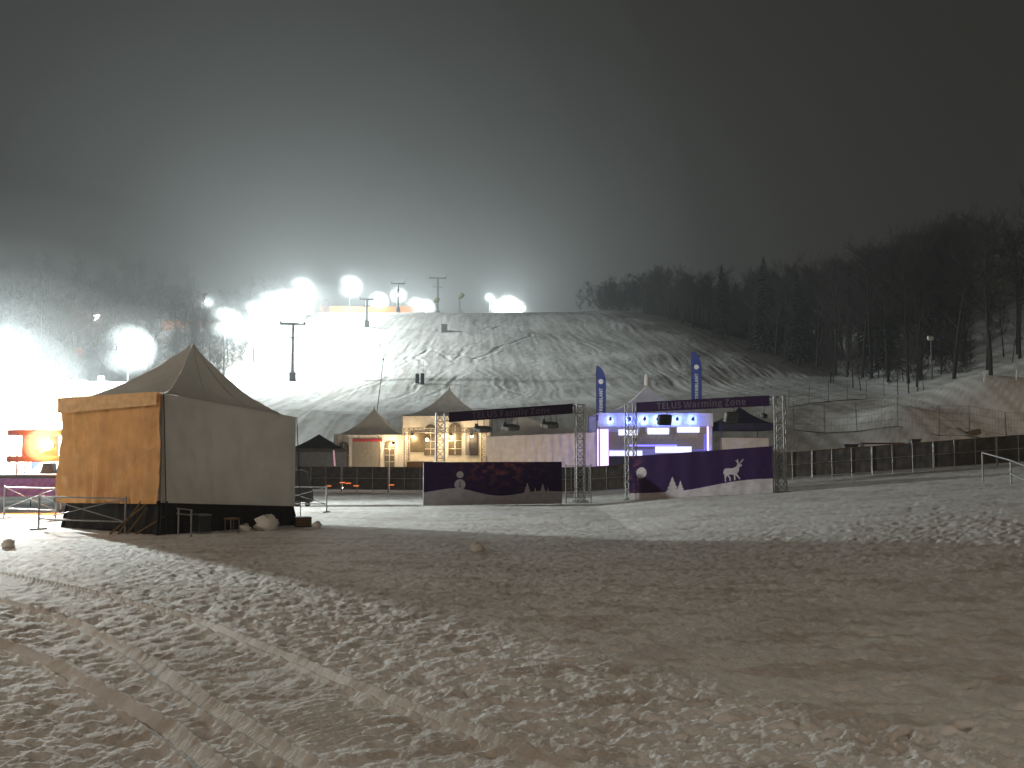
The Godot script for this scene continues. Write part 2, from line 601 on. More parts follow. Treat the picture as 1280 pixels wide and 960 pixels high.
func flood_pole(x: float, d: float, lamp_y: float, heads: int, energy: float, label: String, yaw := 0.0, beam := 0.0, puff := 0.0, thick := 0.0, c := Color(0.96, 1.0, 0.99), arm := 0.55) -> Node3D:
	# a steel pole with a crossarm of floodlight heads; its light sits just before the lenses
	var g := terrain(x, d)
	var t := thing("floodlight_pole", label, "floodlight", Vector3(x, g - 0.2, -d), yaw, "floodlights along the slope")
	var h := lamp_y - g + 0.2
	var st := mb()
	tube(st, Vector3.ZERO, Vector3(0, h - 0.15, 0), 0.13, 0.08, 8)
	obj("pole", st, M.tower, t)
	st = mb()
	var half := arm * (heads - 1) * 0.5 + 0.15
	box(st, Vector3(0, h - 0.2, 0), Vector3(half * 2.0, 0.1, 0.1))
	obj("crossarm", st, M.tower, t)
	for i in heads:
		var hx := (i - (heads - 1) * 0.5) * arm
		var b := Basis(Vector3.RIGHT, deg_to_rad(-24))
		st = mb()
		box(st, Vector3(hx, h + 0.05, 0.05), Vector3(0.4, 0.34, 0.24), b, 0.03)
		var hd := obj("lamp_housing", st, M.dark_metal, t)
		st = mb()
		box(st, Vector3(hx, h + 0.05, 0.05) + b * Vector3(0, 0, 0.128), Vector3(0.36, 0.3, 0.02), b, 0.004)
		obj("lamp_lens", st, M.lens_cool, hd)
	omni("flood_lamp_light", Vector3(0, h - 0.05, 0.55), c, energy, 0.22, t)
	if puff > 0.0:
		mist("snow_mist", "snow mist lit up round the " + label, P(x, lamp_y, d), Vector3(1.08, 0.96, 1.0) * puff * 1.8, thick)
		if d < 200.0: mist("snow_mist", "outer snow mist lit up round the " + label, P(x + 0.15 * puff, lamp_y - 0.1 * puff, d), Vector3(1.15, 0.95, 1.0) * puff * 3.4, thick * 0.13)
	if beam > 0.0:
		# the beam of the heads, aimed down on to the run
		var l := SpotLight3D.new()
		l.name = "flood_beam_light"
		l.light_color = c
		l.light_energy = beam
		l.light_size = 0.22
		l.spot_range = 400.0
		l.spot_attenuation = 2.0
		l.spot_angle = 62.0
		l.spot_angle_attenuation = 1.0
		l.shadow_enabled = true
		t.add_child(l, true)
		l.position = Vector3(0, h - 0.05, 0.6)
		l.rotation = Vector3(deg_to_rad(-38), PI, 0)
	return t

# ------------------------------------------------------------------ trees
func grow_branch(stc: SurfaceTool, a: Vector3, dir: Vector3, len: float, r: float, level: int) -> void:
	var p := a
	var segs := 3 if level < 2 else 2
	var dd := dir
	for s in segs:
		dd = (dd + Vector3(rng.randf_range(-0.2, 0.2), rng.randf_range(-0.05, 0.22), rng.randf_range(-0.2, 0.2))).normalized()
		var q := p + dd * len / segs
		tube(stc, p, q, r * (1.0 - 0.75 * s / segs), r * (1.0 - 0.75 * (s + 1) / segs), 3, false)
		if level < 3:
			var kids := 2 if level == 1 else 3
			for k in kids:
				var side := Vector3(rng.randf_range(-1, 1), rng.randf_range(-0.15, 0.9), rng.randf_range(-1, 1)).normalized()
				grow_branch(stc, p.lerp(q, rng.randf()), (dd * 0.75 + side * 0.75).normalized(), len * rng.randf_range(0.4, 0.62), maxf(r * 0.5, 0.021), level + 1)
		p = q

func bare_tree(sd: int, h: float, bark: Material, twig: Material) -> Node3D:
	rng.seed = sd
	var t := Node3D.new()
	var st := mb()
	var stc := mb()
	var p := Vector3(0, -0.4, 0)
	var lean := Vector3(rng.randf_range(-0.06, 0.06), 1, rng.randf_range(-0.06, 0.06))
	var n := 8
	for i in n:
		lean = (lean + Vector3(rng.randf_range(-0.06, 0.06), 0, rng.randf_range(-0.06, 0.06))).normalized()
		var q := p + lean * (h + 0.4) / n
		var r0 := lerpf(0.2, 0.03, float(i) / n) * h / 14.0
		var r1 := lerpf(0.2, 0.03, float(i + 1) / n) * h / 14.0
		tube(st, p, q, r0, r1, 6, false)
		if i >= 3:
			for k in 3 + i / 3:
				var az := rng.randf() * TAU
				var up := rng.randf_range(0.25, 1.1)
				grow_branch(stc, p.lerp(q, rng.randf()), Vector3(cos(az), up, sin(az)).normalized(), h * rng.randf_range(0.16, 0.27) * (1.15 - 0.4 * i / n), r1 * 0.5 + 0.012, 1)
		p = q
	obj("trunk", st, bark, t)
	obj("crown", stc, twig, t)
	return t

func spruce(sd: int, h: float) -> Node3D:
	rng.seed = sd
	var t := Node3D.new()
	var st := mb()
	tube(st, Vector3(0, -0.4, 0), Vector3(0, h * 0.97, 0), 0.17, 0.02, 6, false)
	obj("trunk", st, M.bark, t)
	st = mb()
	var y := h * 0.1
	while y < h * 0.985:
		var k := 1.0 - y / h
		var reach := h * 0.19 * pow(k, 0.85) + 0.12
		var n := 7 + int(6 * k)
		for i in n:
			var az := TAU * (i + rng.randf()) / n
			var len := reach * rng.randf_range(0.7, 1.12)
			var out := Vector3(cos(az), 0, sin(az))
			var side := Vector3(-sin(az), 0, cos(az))
			var a := Vector3(0, y + rng.randf_range(-0.15, 0.15), 0)
			var prev := a
			for s in 3:
				var f1 := (s + 1) / 3.0
				var nx := a + out * len * f1 + Vector3(0, -len * 0.42 * f1 * f1 + 0.1 * f1, 0)
				var w: float = len * [0.26, 0.22, 0.05][s]
				# sprays of needles: little tents of two faces with ragged tips
				tri(st, prev, nx + side * w + Vector3(0, -0.12, 0), nx)
				tri(st, prev, nx, nx - side * w + Vector3(0, -0.12, 0))
				tri(st, prev, nx + side * w * 0.4 + Vector3(0, -0.34 * len * 0.4, 0), prev + Vector3(0, -0.18, 0))
				prev = nx
		y += 0.3 + 0.26 * k
	obj("crown", st, M.needle, t)
	return t

func plant_tree(proto: Node3D, called: String, x: float, d: float, scale: float, turn: float, label: String, group: String) -> void:
	var c: Node3D = proto.duplicate()
	c.name = numbered(called)
	add_child(c)
	c.position = on(x, d)
	c.rotation.y = turn
	c.scale = Vector3.ONE * scale
	tag(c, label, "tree", group)

func wood_place(x: float, d: float) -> String:
	var u := x / d
	if d > 165: return "far up behind the shoulder of the slope" if u < 0.2 else "far up behind the middle of the wood" if u < 0.34 else "far up at the back of the hillside"
	if d > 132: return "in the rows above the slope's shoulder" if u < 0.27 else "halfway up its hillside" if u < 0.36 else "high on the hillside near the open run"
	if d > 110: return "near the slope's lower edge" if u < 0.33 else "in the middle rows behind the unlit lamp post" if u < 0.41 else "in the middle rows above the snow mound"
	return "in the front row by the safety nets" if u < 0.41 else "in the front row behind the unlit lamp post" if u < 0.45 else "in the front row behind the snow mound"

func build_forest() -> void:
	var bare := []
	for i in 8: bare.append(bare_tree(100 + i, 14.0, M.bark, M.twig))
	var fir := []
	for i in 3: fir.append(spruce(200 + i, 14.0))
	var pale := []
	for i in 2: pale.append(bare_tree(300 + i, 10.0, M.pale_bark, M.pale_bark))
	var r := RandomNumberGenerator.new()
	r.seed = 77
	# the wood on the right: along the foot of its hillside and up over it
	var spots := []
	var tries := 0
	while spots.size() < 285 and tries < 20000:
		tries += 1
		var d := r.randf_range(92, 205)
		var x := r.randf_range(24, 100)
		if x > 0.53 * d or x < 0.052 * d: continue
		# the edge of the wood: the gully beside the run
		var edge := 38.5 - 0.10 * (d - 100.0) if d < 150 else 33.5 - 0.26 * (d - 150.0)
		if x < edge: continue
		# the open run high on the right
		if x > 0.446 * d and d > 98: continue
		var ok := true
		for s in spots:
			if absf(s.x - x) < 1.35 and absf(s.y - d) < 2.2: ok = false
		if ok: spots.append(Vector2(x, d))
	for s in spots:
		var conifer := r.randf() < 0.1
		var proto: Node3D = fir[r.randi() % 3] if conifer else bare[r.randi() % 8]
		var sc := r.randf_range(0.76, 1.02) * lerpf(1.0, 0.6, sm(112, 185, s.y))
		plant_tree(proto, "spruce_tree" if conifer else "bare_tree", s.x, s.y, sc, r.randf() * TAU,
			("dark spruce of the wood, " if conifer else "dark leafless tree of the wood, ") + wood_place(s.x, s.y),
			"spruces in the dark wood" if conifer else "leafless trees in the dark wood")
	plant_tree(fir[0], "tall_spruce", 34.6, 140.0, 0.95, 0.3, "tallest spruce, its narrow tip standing above the dark wood", "")
	plant_tree(fir[1], "tall_spruce", 30.5, 148.0, 0.78, 1.3, "spruce with a ragged top at the slope end of the wood", "")
	# behind them one mass
	var mm := MultiMesh.new()
	mm.transform_format = MultiMesh.TRANSFORM_3D
	mm.mesh = (bare[2].get_node("crown") as MeshInstance3D).mesh
	var tr := []
	tries = 0
	while tr.size() < 700 and tries < 20000:
		tries += 1
		var d := r.randf_range(120, 235)
		var x := r.randf_range(15, 112)
		if x > 0.53 * d or x < 0.05 * d: continue
		var edge := 41.0 - 0.10 * (d - 100.0) if d < 150 else 36.0 - 0.28 * (d - 150.0)
		if x < maxf(edge, 0.062 * d): continue
		if x > 0.446 * d: continue
		var b := Basis(Vector3.UP, r.randf() * TAU).scaled(Vector3.ONE * r.randf_range(0.72, 0.98) * lerpf(1.0, 0.62, sm(112, 185, d)))
		tr.append(Transform3D(b, on(x, d)))
	mm.instance_count = tr.size()
	for i in tr.size(): mm.set_instance_transform(i, tr[i])
	var mi := MultiMeshInstance3D.new()
	mi.name = "distant_woods"
	mi.multimesh = mm
	mi.material_override = M.twig
	add_child(mi)
	tag(mi, "mass of leafless crowns at the back of the dark wood", "woods", "", "stuff")
	# saplings and brush along the foot of the wood
	for i in 26:
		var d := r.randf_range(92, 112)
		var x := r.randf_range(34, 50)
		if x > 0.5 * d: continue
		plant_tree(bare[r.randi() % 8], "sapling", x, d, r.randf_range(0.22, 0.42), r.randf() * TAU, "thin leafless sapling at the foot of the wood, " + ("by the safety nets" if x / d < 0.4 else "by the unlit lamp post" if x / d < 0.44 else "behind the snow mound"), "saplings at the edge of the wood")
	# brush: leafless thickets on the floor of both woods
	var bm := MultiMesh.new()
	bm.transform_format = MultiMesh.TRANSFORM_3D
	bm.mesh = (bare[5].get_node("crown") as MeshInstance3D).mesh
	var bt := []
	tries = 0
	while bt.size() < 950 and tries < 30000:
		tries += 1
		var d := r.randf_range(84, 190)
		var left := bt.size() < 760
		var x := r.randf_range(-0.52 * d, -33.0) if left else r.randf_range(34.0, 0.445 * d)
		if left and d < 112 and x > -33.0 - (112 - d) * 0.25: continue
		if not left and (d < 98 or x < 39.0 - 0.10 * (d - 100.0)): continue
		var k := r.randf_range(0.16, 0.36)
		bt.append(Transform3D(Basis(Vector3.UP, r.randf() * TAU).scaled(Vector3(k * 1.3, k, k * 1.3)), on(x, d, -k * 6.0)))
	bm.instance_count = bt.size()
	for i in bt.size(): bm.set_instance_transform(i, bt[i])
	var bi := MultiMeshInstance3D.new()
	bi.name = "undergrowth"
	bi.multimesh = bm
	bi.material_override = M.twig
	add_child(bi)
	tag(bi, "leafless brush covering the floor of the woods", "undergrowth", "", "stuff")
	# left of the run, hazy in the floodlight
	for i in 60:
		var d := r.randf_range(104, 178)
		var x := r.randf_range(-0.48 * d, -34.5 - 0.02 * (d - 104))
		if d < 118 and x > -33.5 - (118 - d) * 0.4: continue
		plant_tree(bare[r.randi() % 8], "hazy_tree", x, d, r.randf_range(0.34, 0.55), r.randf() * TAU, "hazy leafless tree left of the lit run, " + ("near the wide lamp glare" if x / d > -0.29 else "above the big marquee" if x / d > -0.37 else "beside the curved-arm lamp" if x / d > -0.43 else "at the picture edge"), "trees in the glare left of the run")
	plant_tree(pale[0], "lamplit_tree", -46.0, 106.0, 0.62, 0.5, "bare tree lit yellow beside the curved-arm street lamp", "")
	for p in bare + fir + pale: p.free()

# ------------------------------------------------------------------ big marquee in front
func big_tent() -> void:
	var C := Vector2(-8.34, 24.5)
	var R := Vector2(-5.85, 27.8)
	var L := Vector2(-11.67, 27.0)
	var B := R + L - C
	var o := Vector3(C.x, 0, -C.y)
	var t := thing("marquee_tent", "big grey peaked marquee raised on a black skirt, nearest to the camera", "tent", o)
	var w := func(p: Vector2, y: float) -> Vector3: return Vector3(p.x, y, -p.y) - o
	var ev := [w.call(C, 3.36), w.call(R, 2.90), w.call(B, 3.2), w.call(L, 3.36)]
	var peak: Vector3 = w.call((C + B) * 0.5 + Vector2(0.2, 0), 4.86)
	obj("roof", pyramid_roof(ev, peak, 1.58, 0.03, 22, 0.05), M.tent_grey, t)
	var foot := [w.call(C, 0.76), w.call(R, 0.5), w.call(B, 0.6), w.call(L, 0.66)]
	var wr := func(u: float, v: float) -> float:
		# slack cloth: long soft folds, drawn creases at two corners
		var f := 0.12 * n_lump.get_noise_2d(u * 1.5 + 3.0, v * 0.4) * sin(PI * v) + 0.09 * n_lump.get_noise_2d(u * 3.6 + 9.0 + v * 0.6, v * 0.3) * (1.0 - 0.7 * v)
		f += 0.06 * absf(sin((u + v * 0.45) * 24.0)) * sm(0.45, 0.0, u) * sm(0.5, 0.0, v) + 0.04 * absf(sin((u - v * 0.5) * 30.0)) * sm(0.6, 1.0, u) * sm(0.4, 0.9, v)
		return (f + 0.012 * n_fine.get_noise_2d(u * 0.5, v * 0.3)) * sm(0.0, 0.06, u) * sm(1.0, 0.94, u) * sm(1.0, 0.95, v)
	for k in 4:
		var inward := Vector3(0.6, 0, -0.8) * (0.1 if k == 3 else 0.0)
		var a: Vector3 = foot[k] + inward
		var b: Vector3 = foot[(k + 1) % 4] + inward
		obj("wall_panel", sheet(a, b, ev[(k + 1) % 4] + Vector3(0, 0.0, 0), ev[k] + Vector3(0, 0.0, 0), 40, 26, wr), M.tent_grey, t)
	# stitched seams across roof and wall, ratchet straps down to the skirt
	for f in [0.33, 0.67]:
		var st2 := mb()
		var e0: Vector3 = ev[0].lerp(ev[1], f)
		var prev := e0 + Vector3(0.012, 0.012, 0.012)
		for k in 8:
			var q := e0.lerp(peak, (k + 1) / 8.0)
			q.y = lerpf(e0.y, peak.y, pow((k + 1) / 8.0, 1.58))
			q += Vector3(0.012, 0.012, 0.012)
			tube(st2, prev, q, 0.011, 0.011, 4, false)
			prev = q
		obj("seam", st2, M.tent_grey, t)
	for k in [0, 1]:
		var st2 := mb()
		var e1: Vector3 = ev[k] + Vector3(0.03, 0.0, 0.03)
		var e2: Vector3 = Vector3(foot[k].x, 0.05, foot[k].z) + Vector3(0.2, 0, 0.12)
		tube(st2, e1, e2, 0.012, 0.012, 4, false)
		obj("strap", st2, M.black_cloth, t)
	# black skirt down to the snow, flaring a little
	var flare := func(k: int) -> Vector3:
		var c: Vector3 = (foot[0] + foot[1] + foot[2] + foot[3]) * 0.25
		var v: Vector3 = foot[k] - c
		v.y = 0
		return Vector3(foot[k].x, -0.12, foot[k].z) + v.normalized() * 0.16
	for k in 4:
		var a: Vector3 = foot[k] + Vector3(0, 0.05, 0)
		var b: Vector3 = foot[(k + 1) % 4] + Vector3(0, 0.05, 0)
		var inn := func(u: float, v: float) -> float: return 0.07 + 0.03 * sin(u * 60.0 + 4.0 * sin(u * 9.0)) * (1.0 - 0.5 * v)
		obj("skirt", sheet(flare.call(k), flare.call((k + 1) % 4), b, a, 70, 5, inn), M.black_cloth, t)
	for k in 4:
		var st := mb()
		var cm: Vector3 = (ev[0] + ev[1] + ev[2] + ev[3]) * 0.25
		var le: Vector3 = ev[k].lerp(Vector3(cm.x, ev[k].y, cm.z), 0.06) - Vector3(0, 0.06, 0)
		tube(st, Vector3(le.x, -0.1, le.z), le, 0.035, 0.035, 8)
		obj("leg", st, M.alu, t)
	# tarp over the side that the street lamps light
	var out := Vector3(-0.6, 0, 0.8) * 0.07
	var a0: Vector3 = foot[3] + out + Vector3(-0.05, -0.02, 0)
	var a1: Vector3 = foot[0] + out + Vector3(0.07, -0.02, 0)
	var fold := func(u: float, v: float) -> float:
		# hanging folds, deeper towards the hem, with drawn creases from the upper corners
		var uu := u + 0.03 * n_patch.get_noise_2d(u * 2.0, v * 2.2)
		var f := 0.2 * pow(absf(n_lump.get_noise_2d(uu * 2.2 + 2.0, v * 0.14)), 0.8) * (1.25 - 0.7 * v) + 0.06 * n_lump.get_noise_2d(uu * 6.0, v * 0.35 + 7.0)
		f += 0.03 * absf(sin((u * 1.3 + v * 0.8) * 11.0)) * sm(0.62, 1.0, u) * sm(0.0, 0.5, 1.0 - v) + 0.03 * absf(sin((u * 1.3 - v * 0.7) * 12.0)) * sm(0.4, 0.0, u) * (1.0 - v)
		f += 0.02 * n_fine.get_noise_2d(u * 0.8, v * 0.6)
		return -f - 0.02
	var tp := thing("tarpaulin", "creased ochre tarpaulin hung over the lit side of the big marquee", "tarpaulin", o)
	obj("sheet", sheet(a0, a1, ev[0] + out + Vector3(0.07, 0.02, 0), ev[3] + out + Vector3(-0.05, 0.0, 0), 70, 50, fold), M.tarp, tp)
	var drop := 0.4
	var out2 := out * 3.6
	obj("valance", sheet(ev[3] + out2 + Vector3(-0.055, -drop, 0), ev[0] + out2 + Vector3(0.07, -drop * 0.7, 0), ev[0] + out2 + Vector3(0.07, 0.03, 0), ev[3] + out2 + Vector3(-0.055, 0.01, 0), 40, 6, func(u: float, v: float) -> float: return 0.025 * n_lump.get_noise_2d(u * 2.0 + 30.0, v * 0.4)), M.valance, tp)

func crush_barrier(label: String, a: Vector3, b: Vector3, h: float) -> void:
	# a tube barrier with crossed braces
	var t := thing("tube_barrier", label, "barrier", a, 0.0, "tube barriers by the big marquee")
	var v := b - a
	var up := Vector3(0, h, 0)
	for p in [Vector3.ZERO, v]:
		var st := mb()
		tube(st, p - Vector3(0, 0.05, 0), p + up, 0.026, 0.026, 8)
		ball(st, p + up, Vector3.ONE * 0.03, 4, 8)
		obj("post", st, M.galv, t)
		st = mb()
		var s := v.normalized().cross(Vector3.UP) * 0.26
		tube(st, p - s + Vector3(0, 0.02, 0), p + s + Vector3(0, 0.02, 0), 0.02, 0.02, 6)
		obj("foot", st, M.galv, t)
	for y in [0.32, 0.97]:
		var st := mb()
		tube(st, up * y, v + up * y, 0.02, 0.02, 8)
		obj("rail", st, M.galv, t)
	for s in [[0.33, 0.96, 0.02, 0.98], [0.96, 0.33, 0.02, 0.98]]:
		var st := mb()
		tube(st, v * s[2] + up * s[0], v * s[3] + up * s[1], 0.012, 0.012, 6)
		obj("brace", st, M.galv, t)

func tent_clutter() -> void:
	crush_barrier("tube barrier with crossed braces against the ochre tarpaulin side", P(-11.95, 0, 26.1), P(-9.35, 0, 25.0), 0.86)
	crush_barrier("tube barrier standing before the stage skirt at the picture edge", P(-14.9, 0, 30.3), P(-12.9, 0, 29.2), 0.95)
	crush_barrier("tube barrier just right of the big marquee by the covered cart", P(-8.0, 0, 33.9), P(-6.0, 0, 33.4), 0.84)
	# white table frame leaning in the skirt's shade
	var t := thing("table_frame", "white metal table frame pushed against the black marquee skirt", "table", P(-7.92, 0, 24.55), deg_to_rad(-50))
	for x in [0.0, 0.75]:
		var st := mb()
		tube(st, Vector3(x, -0.05, 0), Vector3(x, 0.62, 0), 0.022, 0.022, 8)
		obj("leg", st, M.galv if x > 0 else M.alu, t)
	for y in [0.62, 0.5]:
		var st := mb()
		tube(st, Vector3(-0.12, y, 0), Vector3(0.78, y, 0), 0.018, 0.018, 6)
		obj("rail", st, M.galv, t)
	t = thing("flight_case", "black flight case with metal edges under the white table frame", "case", P(-7.55, 0, 25.05), deg_to_rad(-50))
	var st := mb()
	box(st, Vector3(0, 0.24, 0), Vector3(0.6, 0.44, 0.3), Basis.IDENTITY, 0.015)
	obj("body", st, M.black, t)
	for y in [0.03, 0.45]:
		st = mb()
		box(st, Vector3(0, y, 0), Vector3(0.62, 0.03, 0.32), Basis.IDENTITY, 0.006)
		obj("edge_strip", st, M.galv, t)
	t = thing("folding_stool", "small folding stool beside the black marquee skirt", "stool", P(-6.85, 0, 25.3), deg_to_rad(-48))
	for s in [-0.15, 0.15]:
		for q in [-0.11, 0.11]:
			st = mb()
			tube(st, Vector3(s, -0.03, q), Vector3(s, 0.32, q), 0.012, 0.012, 6)
			obj("leg", st, M.galv, t)
	st = mb()
	box(st, Vector3(0, 0.335, 0), Vector3(0.36, 0.035, 0.28))
	obj("seat", st, M.wood, t)
	# leaning poles with a strap tangle
	for k in 4:
		t = thing("wooden_pole", ["long wooden pole leaning on the marquee corner, lowest of the bundle", "wooden pole leaning steeply on the black marquee skirt", "short wooden pole leaning against the marquee corner", "thin wooden pole lying across the leaning bundle"][k], "pole", P(-9.55 + 0.2 * k, 0.02, 24.55 + 0.02 * k), 0.0, "wooden poles at the marquee corner")
		st = mb()
		tube(st, Vector3.ZERO, [Vector3(0.85, 0.72, -0.05), Vector3(0.5, 0.78, -0.1), Vector3(0.42, 0.6, -0.1), Vector3(0.66, 0.4, 0.02)][k], 0.024, 0.02, 6)
		obj("shaft", st, M.wood, t)
		st = mb()
		ball(st, [Vector3(0.85, 0.72, -0.05), Vector3(0.5, 0.78, -0.1), Vector3(0.42, 0.6, -0.1), Vector3(0.66, 0.4, 0.02)][k], Vector3.ONE * 0.028, 4, 6)
		obj("tip", st, M.wood, t)
	# snow chunks
	var lumps := [
		[-6.15, 25.95, 0.30, "rounded snow block against the skirt's far corner"], [-6.62, 25.6, 0.14, "small snow lump left of the rounded snow block"],
		[-10.35, 21.3, 0.13, "dark snow clod alone on the bright snow at the picture edge"], [-0.7, 20.5, 0.14, "lone brownish snow clod on the shaded field"],
		[-5.1, 27.0, 0.12, "small snow lump beside the dark crate"], [3.0, 13.4, 0.05, "tiny dark clod on the smooth brown snow"]]
	for k in lumps.size():
		var q = lumps[k]
		st = mb()
		ball(st, Vector3.ZERO, Vector3(q[2], q[2] * 0.8, q[2]), 9, 12, 0.7, k)
		var lo := obj("snow_clod", st, M.chunk)
		lo.position = on(q[0], q[1], q[2] * 0.45)
		tag(lo, q[3], "snow lump", "lumps of snow on the field")
	t = thing("dark_crate", "low dark crate at the right foot of the big marquee", "crate", P(-5.5, 0, 27.2), 0.3)
	st = mb()
	box(st, Vector3(0, 0.13, 0), Vector3(0.42, 0.26, 0.4))
	obj("body", st, M.black, t)
	for y in [0.06, 0.13, 0.2]:
		st = mb()
		box(st, Vector3(0, y, 0.207), Vector3(0.4, 0.05, 0.014))
		obj("slat", st, M.wood, t)
	# covered cart
	t = thing("covered_cart", "black covered cart on wheels right of the big marquee", "cart", P(-7.75, 0, 37.2), 0.1)
	st = mb()
	prism(st, [Vector2(-0.75, 0.22), Vector2(0.55, 0.22), Vector2(0.52, 0.55), Vector2(0.36, 1.22), Vector2(0.2, 1.3), Vector2(-0.75, 1.26)], -0.45, 0.45)
	obj("cover", st, M.black_cloth, t)
	st = mb()
	box(st, Vector3(-0.1, 0.19, 0), Vector3(1.35, 0.06, 0.95))
	obj("bed", st, M.dark_metal, t)
	for x in [-0.35, 0.05, 0.42]:
		st = mb()
		tube(st, Vector3(x, 0.09, 0.36), Vector3(x, 0.09, 0.44), 0.1, 0.1, 12)
		obj("wheel", st, M.black, t)
	st = mb()
	tube(st, Vector3(-0.7, 0.72, 0.47), Vector3(0.45, 0.72, 0.47), 0.015, 0.015, 6)
	obj("strap_bar", st, M.galv, t)

# ------------------------------------------------------------------ stage at the picture's edge
func stage() -> void:
	var t := thing("stage_platform", "raised stage with a purple skirt at the glaring picture edge", "stage", P(-19.6, 0, 36))
	var st := mb()
	box(st, Vector3(0, 1.16, 0), Vector3(10.6, 0.12, 5.6))
	obj("deck", st, M.black, t)
	obj("skirt", sheet(Vector3(-5.3, 0.5, 2.83), Vector3(5.3, 0.52, 2.83), Vector3(5.3, 1.1, 2.83), Vector3(-5.3, 1.1, 2.83), 90, 5, func(u: float, v: float) -> float: return 0.03 * sin(u * 150.0 + 5.0 * sin(u * 21.0)) * (1.0 - v * 0.7)), M.purple, t)
	for x in [-5.0, -2.5, 0.0, 2.5, 5.0]:
		for z in [-2.6, 2.6]:
			st = mb()
			tube(st, Vector3(x, -0.1, z), Vector3(x, 1.1, z), 0.04, 0.04, 8)
			obj("leg", st, M.galv, t)
	t = thing("stage_backdrop", "white backdrop wall blown out by the floodlights behind the stage", "backdrop", P(-19.6, 1.22, 38.4))
	obj("cloth", sheet(Vector3(-5.2, 0, 0), Vector3(5.25, 0, 0), Vector3(5.25, 3.3, 0), Vector3(-5.2, 3.3, 0), 60, 20, func(u: float, v: float) -> float: return 0.04 * sin(u * 70.0) * (1.0 - v)), M.tent_white, t)
	for x in [-5.2, -1.7, 1.8, 5.3]:
		st = mb()
		tube(st, Vector3(x, 0, -0.1), Vector3(x, 3.35, -0.1), 0.04, 0.04, 8)
		obj("post", st, M.alu, t)
	st = mb()
	tube(st, Vector3(-5.3, 3.33, -0.1), Vector3(5.35, 3.33, -0.1), 0.04, 0.04, 8)
	obj("rail", st, M.alu, t)
	# scaffold with two red-brown beams
	t = thing("scaffold_frame", "red-brown beamed scaffold round the orange lamp on the stage", "scaffold", P(-16.45, 1.22, 33.7))
	for x in [0.0, 0.26, 2.15]:
		for z in [0.0, -0.5]:
			st = mb()
			tube(st, Vector3(x, 0, z), Vector3(x, 1.45, z), 0.025, 0.025, 8)
			obj("upright", st, M.galv, t)
	for y in [0.5, 1.36]:
		st = mb()
		box(st, Vector3(1.08, y, 0.04), Vector3(2.3, 0.2, 0.05))
		obj("beam", st, M.beam_red, t)
	for k in 6:
		st = mb()
		var y := 0.1 + 0.22 * k
		tube(st, Vector3(0, y, 0), Vector3(0.26, y + (0.22 if k % 2 == 0 else -0.0), 0), 0.012, 0.012, 6)
		obj("rung", st, M.galv, t)
	st = mb()
	tube(st, Vector3(0.28, 0.1, 0), Vector3(1.3, 0.95, 0), 0.02, 0.02, 6)
	obj("brace", st, M.galv, t)
	st = mb()
	box(st, Vector3(0.86, 0.93, -0.3), Vector3(1.2, 0.68, 0.05))
	obj("back_panel", st, M.beam_red, t)
	# orange work lamp
	t = thing("orange_work_lamp", "glaring orange lamp hung in the stage scaffold", "lamp", P(-15.15, 2.18, 33.55))
	st = mb()
	box(st, Vector3(0, 0, -0.1), Vector3(0.36, 0.3, 0.14), Basis.IDENTITY, 0.03)
	obj("lamp_housing", st, M.dark_metal, t)
	st = mb()
	ball(st, Vector3(0, 0, 0.02), Vector3(0.21, 0.18, 0.08), 8, 14)
	obj("lamp_lens", st, M.lens_orange, t)
	st = mb()
	tube(st, Vector3(0, 0.15, -0.1), Vector3(0, 0.42, -0.1), 0.015, 0.015, 6)
	obj("hook", st, M.galv, t)
	omni("orange_lamp_light", Vector3(0, 0, 0.3), Color(1.0, 0.62, 0.3), 22.0, 0.12, t)
	mist("lamp_mist", "small puff of mist glowing round the orange stage lamp", P(-15.15, 2.18, 33.3), Vector3(1.3, 1.1, 1.0), 0.12)
	# stairs
	t = thing("stage_stairs", "metal stairs with sloping handrails climbing to the stage", "stairs", P(-18.2, 0, 32.9))
	for k in 6:
		st = mb()
		box(st, Vector3(0.26 * k, 0.19 * (k + 1), 0), Vector3(0.28, 0.04, 0.95))
		obj("tread", st, M.galv, t)
	for z in [-0.5, 0.5]:
		st = mb()
		box(st, Vector3(0.62, 0.58, z), Vector3(1.9, 0.12, 0.04), Basis(Vector3.BACK, atan2(0.19, 0.26)))
		obj("stringer", st, M.dark_metal, t)
		for y in [0.5, 0.95]:
			st = mb()
			tube(st, Vector3(-0.15, 0.12 + y, z), Vector3(1.5, 1.3 + y, z), 0.02, 0.02, 6)
			obj("handrail", st, M.dark_metal, t)
		for k in [0, 3, 5]:
			st = mb()
			tube(st, Vector3(0.26 * k, 0.19 * (k + 1), z), Vector3(0.26 * k, 0.19 * (k + 1) + 0.95, z), 0.018, 0.018, 6)
			obj("baluster", st, M.dark_metal, t)
	for q in [[-15.75, 35.0, 0.42, 0.36, "wedge-shaped black stage monitor under the orange lamp"], [-15.3, 35.2, 0.4, 0.52, "tall black loudspeaker on the stage behind the wedge monitor"], [-14.9, 35.2, 0.16, 0.2, "small black box on the stage nearest to the tarpaulin"]]:
		t = thing("stage_speaker", q[4], "loudspeaker", P(q[0], 1.22, q[1]), 0.0, "loudspeakers on the stage")
		st = mb()
		prism(st, [Vector2(-q[2] * 0.5, 0), Vector2(q[2] * 0.5, 0), Vector2(q[2] * 0.45, q[3]), Vector2(-q[2] * 0.25, q[3] * 0.95)], -0.18, 0.18)
		obj("cabinet", st, M.black, t)
		st = mb()
		box(st, Vector3(0, q[3] * 0.45, 0.186), Vector3(q[2] * 0.55, q[3] * 0.6, 0.012))
		obj("grille", st, M.dark_metal, t)
